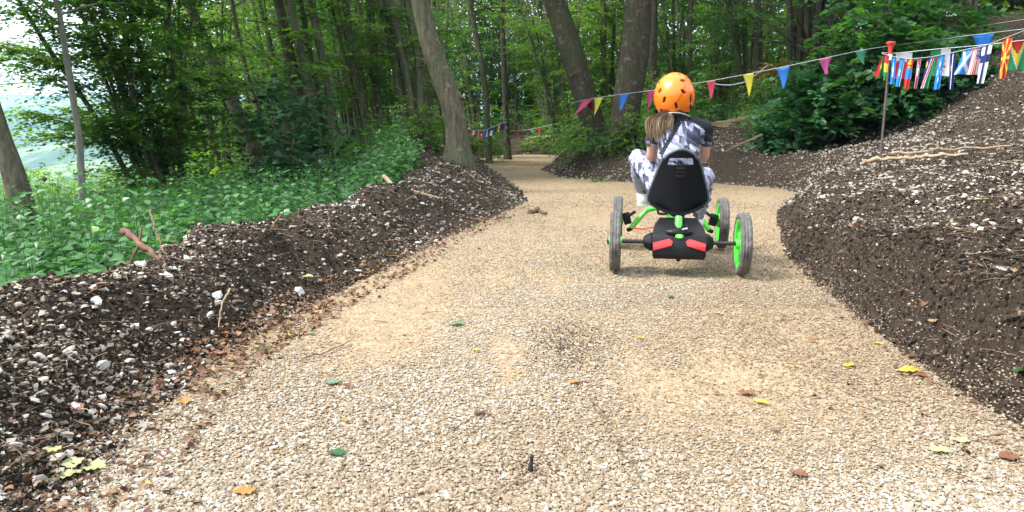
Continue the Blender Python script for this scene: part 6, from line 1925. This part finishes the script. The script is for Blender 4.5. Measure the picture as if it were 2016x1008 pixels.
guyana = paint(GRN, (lambda u, v: v < 1.0 - np.abs(u - .5) * 2.0 + .0, WHT), (lambda u, v: v < .93 - np.abs(u - .5) * 2.0, YEL), (lambda u, v: v < .46 - np.abs(u - .5) * 1.0, BLK), (lambda u, v: v < .42 - np.abs(u - .5) * 1.0, RED))
wales = paint(WHT, (lambda u, v: u < .50, GRN), (lambda u, v: star(u, v, .56, .62, .30, 7) | (np.hypot(u - .66, v - .36) < .09) | ((np.abs(u - .60 - .2 * (v - .5)) < .06) & (v > .3) & (v < .85)) | star(u, v, .40, .38, .15, 6), RED))
white_f = paint(WHT, (lambda u, v: v > .80, RED))
italy_ = paint(WHT, (lambda u, v: u < .33, GRN), (lambda u, v: u > .66, RED))
portug = paint(RED, (lambda u, v: u > .55, GRN))
algeria = paint(GRN, (lambda u, v: u < .4, RED), (lambda u, v: star(u, v, .5, .5, .2), YEL))
portug2 = paint(GRN, (lambda u, v: u < .35, RED), (lambda u, v: np.hypot(u - .35, v - .5) < .13, YEL))
M_FLAG = cloth_mat("printed_flag_cloth", None, .18)

def flag(root, tl, tr, br, bl, fn, fold_=.02, nf=2.0, nx=22, ny=30, lab=None):
    tl, tr, br, bl = map(np.array, (tl, tr, br, bl))
    u, v = np.meshgrid(np.linspace(0, 1, nx), np.linspace(0, 1, ny))
    u = u.ravel(); v = v.ravel()
    P = (tl * (1 - u)[:, None] + tr * u[:, None]) * (1 - v)[:, None] + (bl * (1 - u)[:, None] + br * u[:, None]) * v[:, None]
    nn = nrm(np.cross(tr - tl, bl - tl))
    P = P + nn * (fold_ * np.sin(u * math.pi * 2 * nf + v * 1.5) * (.25 + .75 * v))[:, None]
    cols = np.array(fn(u, v), float) * .82
    idx = np.arange(nx * ny).reshape(ny, nx)
    F = np.stack([idx[:-1, :-1], idx[:-1, 1:], idx[1:, 1:], idx[1:, :-1]], -1).reshape(-1, 4)
    o = obj("flag", mesh_np("flag", P, F, True, mats=[M_FLAG], color=cols), root)
    if lab: o["label"] = lab
    return o

front = [(1737, 106, 7.9), (1760, 112, 7.85), (1790, 116.5, 7.8), (1830, 113, 7.7), (1875, 104, 7.6), (1905, 97, 7.5), (1940, 90, 7.4), (1966, 80, 7.3), (2016, 61, 7.1), (2300, -60, 6.4)]
backs = [(1737, 104, 7.93), (1765, 105, 8.05), (1800, 101, 8.1), (1850, 96, 8.15), (1900, 92, 8.2), (1950, 87, 8.2), (2016, 79, 8.2), (2300, 50, 8.2)]
def onl(L, px, d=0.0, dY=0.0):
    xs = [q[0] for q in L]
    return PX(px, np.interp(px, xs, [q[1] for q in L]) + d, np.interp(px, xs, [q[2] for q in L]) + dY)
def tape(L, x1, parent, hh):
    m = MB(); P = [onl(L, px) for px in np.linspace(L[0][0], x1, 46)]
    m.tube(np.array(P), np.array([(hh * .25, hh)] * 46), 8, up=(0, 1, 0)); return m.build("tape", M_TAPE, parent)
fa = empty("flag_bunting", (0, 0, 0), 0, "front line of national flags on white tape tied to the red topped stake", "bunting")
fb = empty("flag_bunting", (0, 0, 0), 0, "back line of flags, nearly hidden behind the front line, tied to the same stake", "bunting")
tape(front, 2290, fa, .0125); tape(backs, 2290, fb, .010)
for (x0, x1, b0, b1, h, fn, fo, lab) in [
    (1741, 1751, 1739, 1745, 50, guinea, .012, "narrow folded red, yellow and green flag"),
    (1756, 1765, 1752, 1760, 54, somalia, .012, "narrow folded blue flag with a white star"),
    (1772, 1782, 1762, 1771, 56, azure, .012, "narrow light blue flag with a pale edge"),
    (1786, 1799, 1778, 1789, 58, mongol, .012, "folded red, blue and red flag with gold emblem"),
    (1806, 1815, 1799, 1805, 60, norkor, .012, "narrow maroon flag with white stripes and a star"),
    (1826, 1842, 1812, 1827, 62, namibia, .014, "diagonal navy, maroon and green flag"),
    (1847, 1861, 1838, 1849, 68, micron, .014, "light blue flag with four small white stars"),
    (1871, 1883, 1867, 1876, 72, nauru, .012, "navy flag with a thin white stripe"),
    (1898, 1918, 1877, 1905, 50, scot, .016, "light blue flag with a white diagonal cross"),
    (1916, 1936, 1902, 1927, 54, usa, .014, "flag of red and white stripes with a starred blue corner"),
    (1934, 1955, 1922, 1936, 76, finland, .010, "white flag with a dark blue cross"),
    (1975, 1994, 1965, 1978, 82, maced, .016, "red flag with yellow sun rays"),
    (2036, 2075, 2034, 2070, 84, scot, .02, None),
]:
    w = (x0 + x1) / 2
    c = [onl(front, x0, 0), onl(front, x1, 0)]
    Y = c[0][1]; yt = np.interp(w, [q[0] for q in front], [q[1] for q in front])
    flag(fa, c[0], c[1], PX(b1, yt + h, Y - .02), PX(b0, yt + h, Y + .02), fn, fo, 1.2, lab=lab)
for (x0, x1, b0, b1, h, fn, fo, lab) in [
    (1764, 1797, 1761, 1794, 52, bahrain, .012, "white flag with a toothed red lower part"),
    (1833, 1873, 1826, 1868, 54, wales, .014, "white and green flag with a red emblem"),
    (1988, 2020, 1982, 2018, 58, guyana, .012, "green flag with yellow and red arrowhead"),
    (2024, 2060, 2020, 2058, 58, italy_, .012, None),
    (1736, 1743, 1719, 1733, 46, algeria, .01, "folded red and green flag tied left of the stake"),
]:
    if x0 == 1736:
        flag(fb, PX(1735, 112, 8.0), PX(1741, 112, 8.0), PX(1741, 150, 8.05), PX(1720, 151, 8.1), fn, fo, 1.2, lab=lab); continue
    w = (x0 + x1) / 2; yt = np.interp(w, [q[0] for q in backs], [q[1] for q in backs])
    c = [onl(backs, x0), onl(backs, x1)]; Y = c[0][1]
    flag(fb, c[0], c[1], PX(b1, yt + h, Y + .03), PX(b0, yt + h, Y + .05), fn, fo, 1.3, lab=lab)

# little flags far away, left of the bend
ff = [(900, 236, 17), (908, 246, 17), (918, 252.5, 17.3), (932, 257, 17.6), (950, 257.5, 18), (972, 250, 18.6), (985, 243, 19), (998, 240, 19.6)]
fc = empty("flag_bunting", (0, 0, 0), 0, "small far line of flags sagging between the knobbly tree and the bend", "bunting")
string_tube([onl(ff, q) for q in np.linspace(900, 998, 24)], .006, "string", M_STRING, fc)
for i, (x0, fn) in enumerate([(907, portug), (912, paint(YEL)), (917, paint(BLU, (lambda u, v: u > .5, WHT))), (924, paint(RED)), (931, paint(WHT, (lambda u, v: v > .6, GRN))), (939, paint(RED, (lambda u, v: u > .6, WHT))), (947, paint(RED, (lambda u, v: star(u, v, .5, .5, .3), WHT))), (954, paint(BLU)), (960, paint(WHT, (lambda u, v: u > .4, NVY))), (967, paint(BLK, (lambda u, v: v > .4, WHT))), (974, paint(NVY)), (981, paint(RED, (lambda u, v: u > .4, YEL))), (986, paint(NVY)), (991, paint(NVY, (lambda u, v: v < .3, RED)))]):
    Y = onl(ff, x0)[1]; yt = np.interp(x0, [q[0] for q in ff], [q[1] for q in ff]); w = 4.5
    flag(fc, onl(ff, x0), onl(ff, x0 + w), PX(x0 + w - 2.5, yt + 15, Y), PX(x0 - 3, yt + 15, Y + .03), fn, .01, 1, 8, 10)

# ================================================================== air
hm = bpy.data.materials.new("haze"); hm.use_nodes = True
hn = hm.node_tree; hn.nodes.clear()
ho = hn.nodes.new("ShaderNodeOutputMaterial"); hv = hn.nodes.new("ShaderNodeVolumePrincipled")
hv.inputs["Color"].default_value = (0.50, 0.78, 1.0, 1)
hv.inputs["Density"].default_value = 0.00024
hv.inputs["Anisotropy"].default_value = 0.2
hn.links.new(hv.outputs[0], ho.inputs["Volume"])
b = MB(); b.box((0, 0, 50), (10400, 10400, 420))
b.build("haze", hm, smooth=False, label="thin blue haze filling the valley air", cat="haze", kind="stuff")
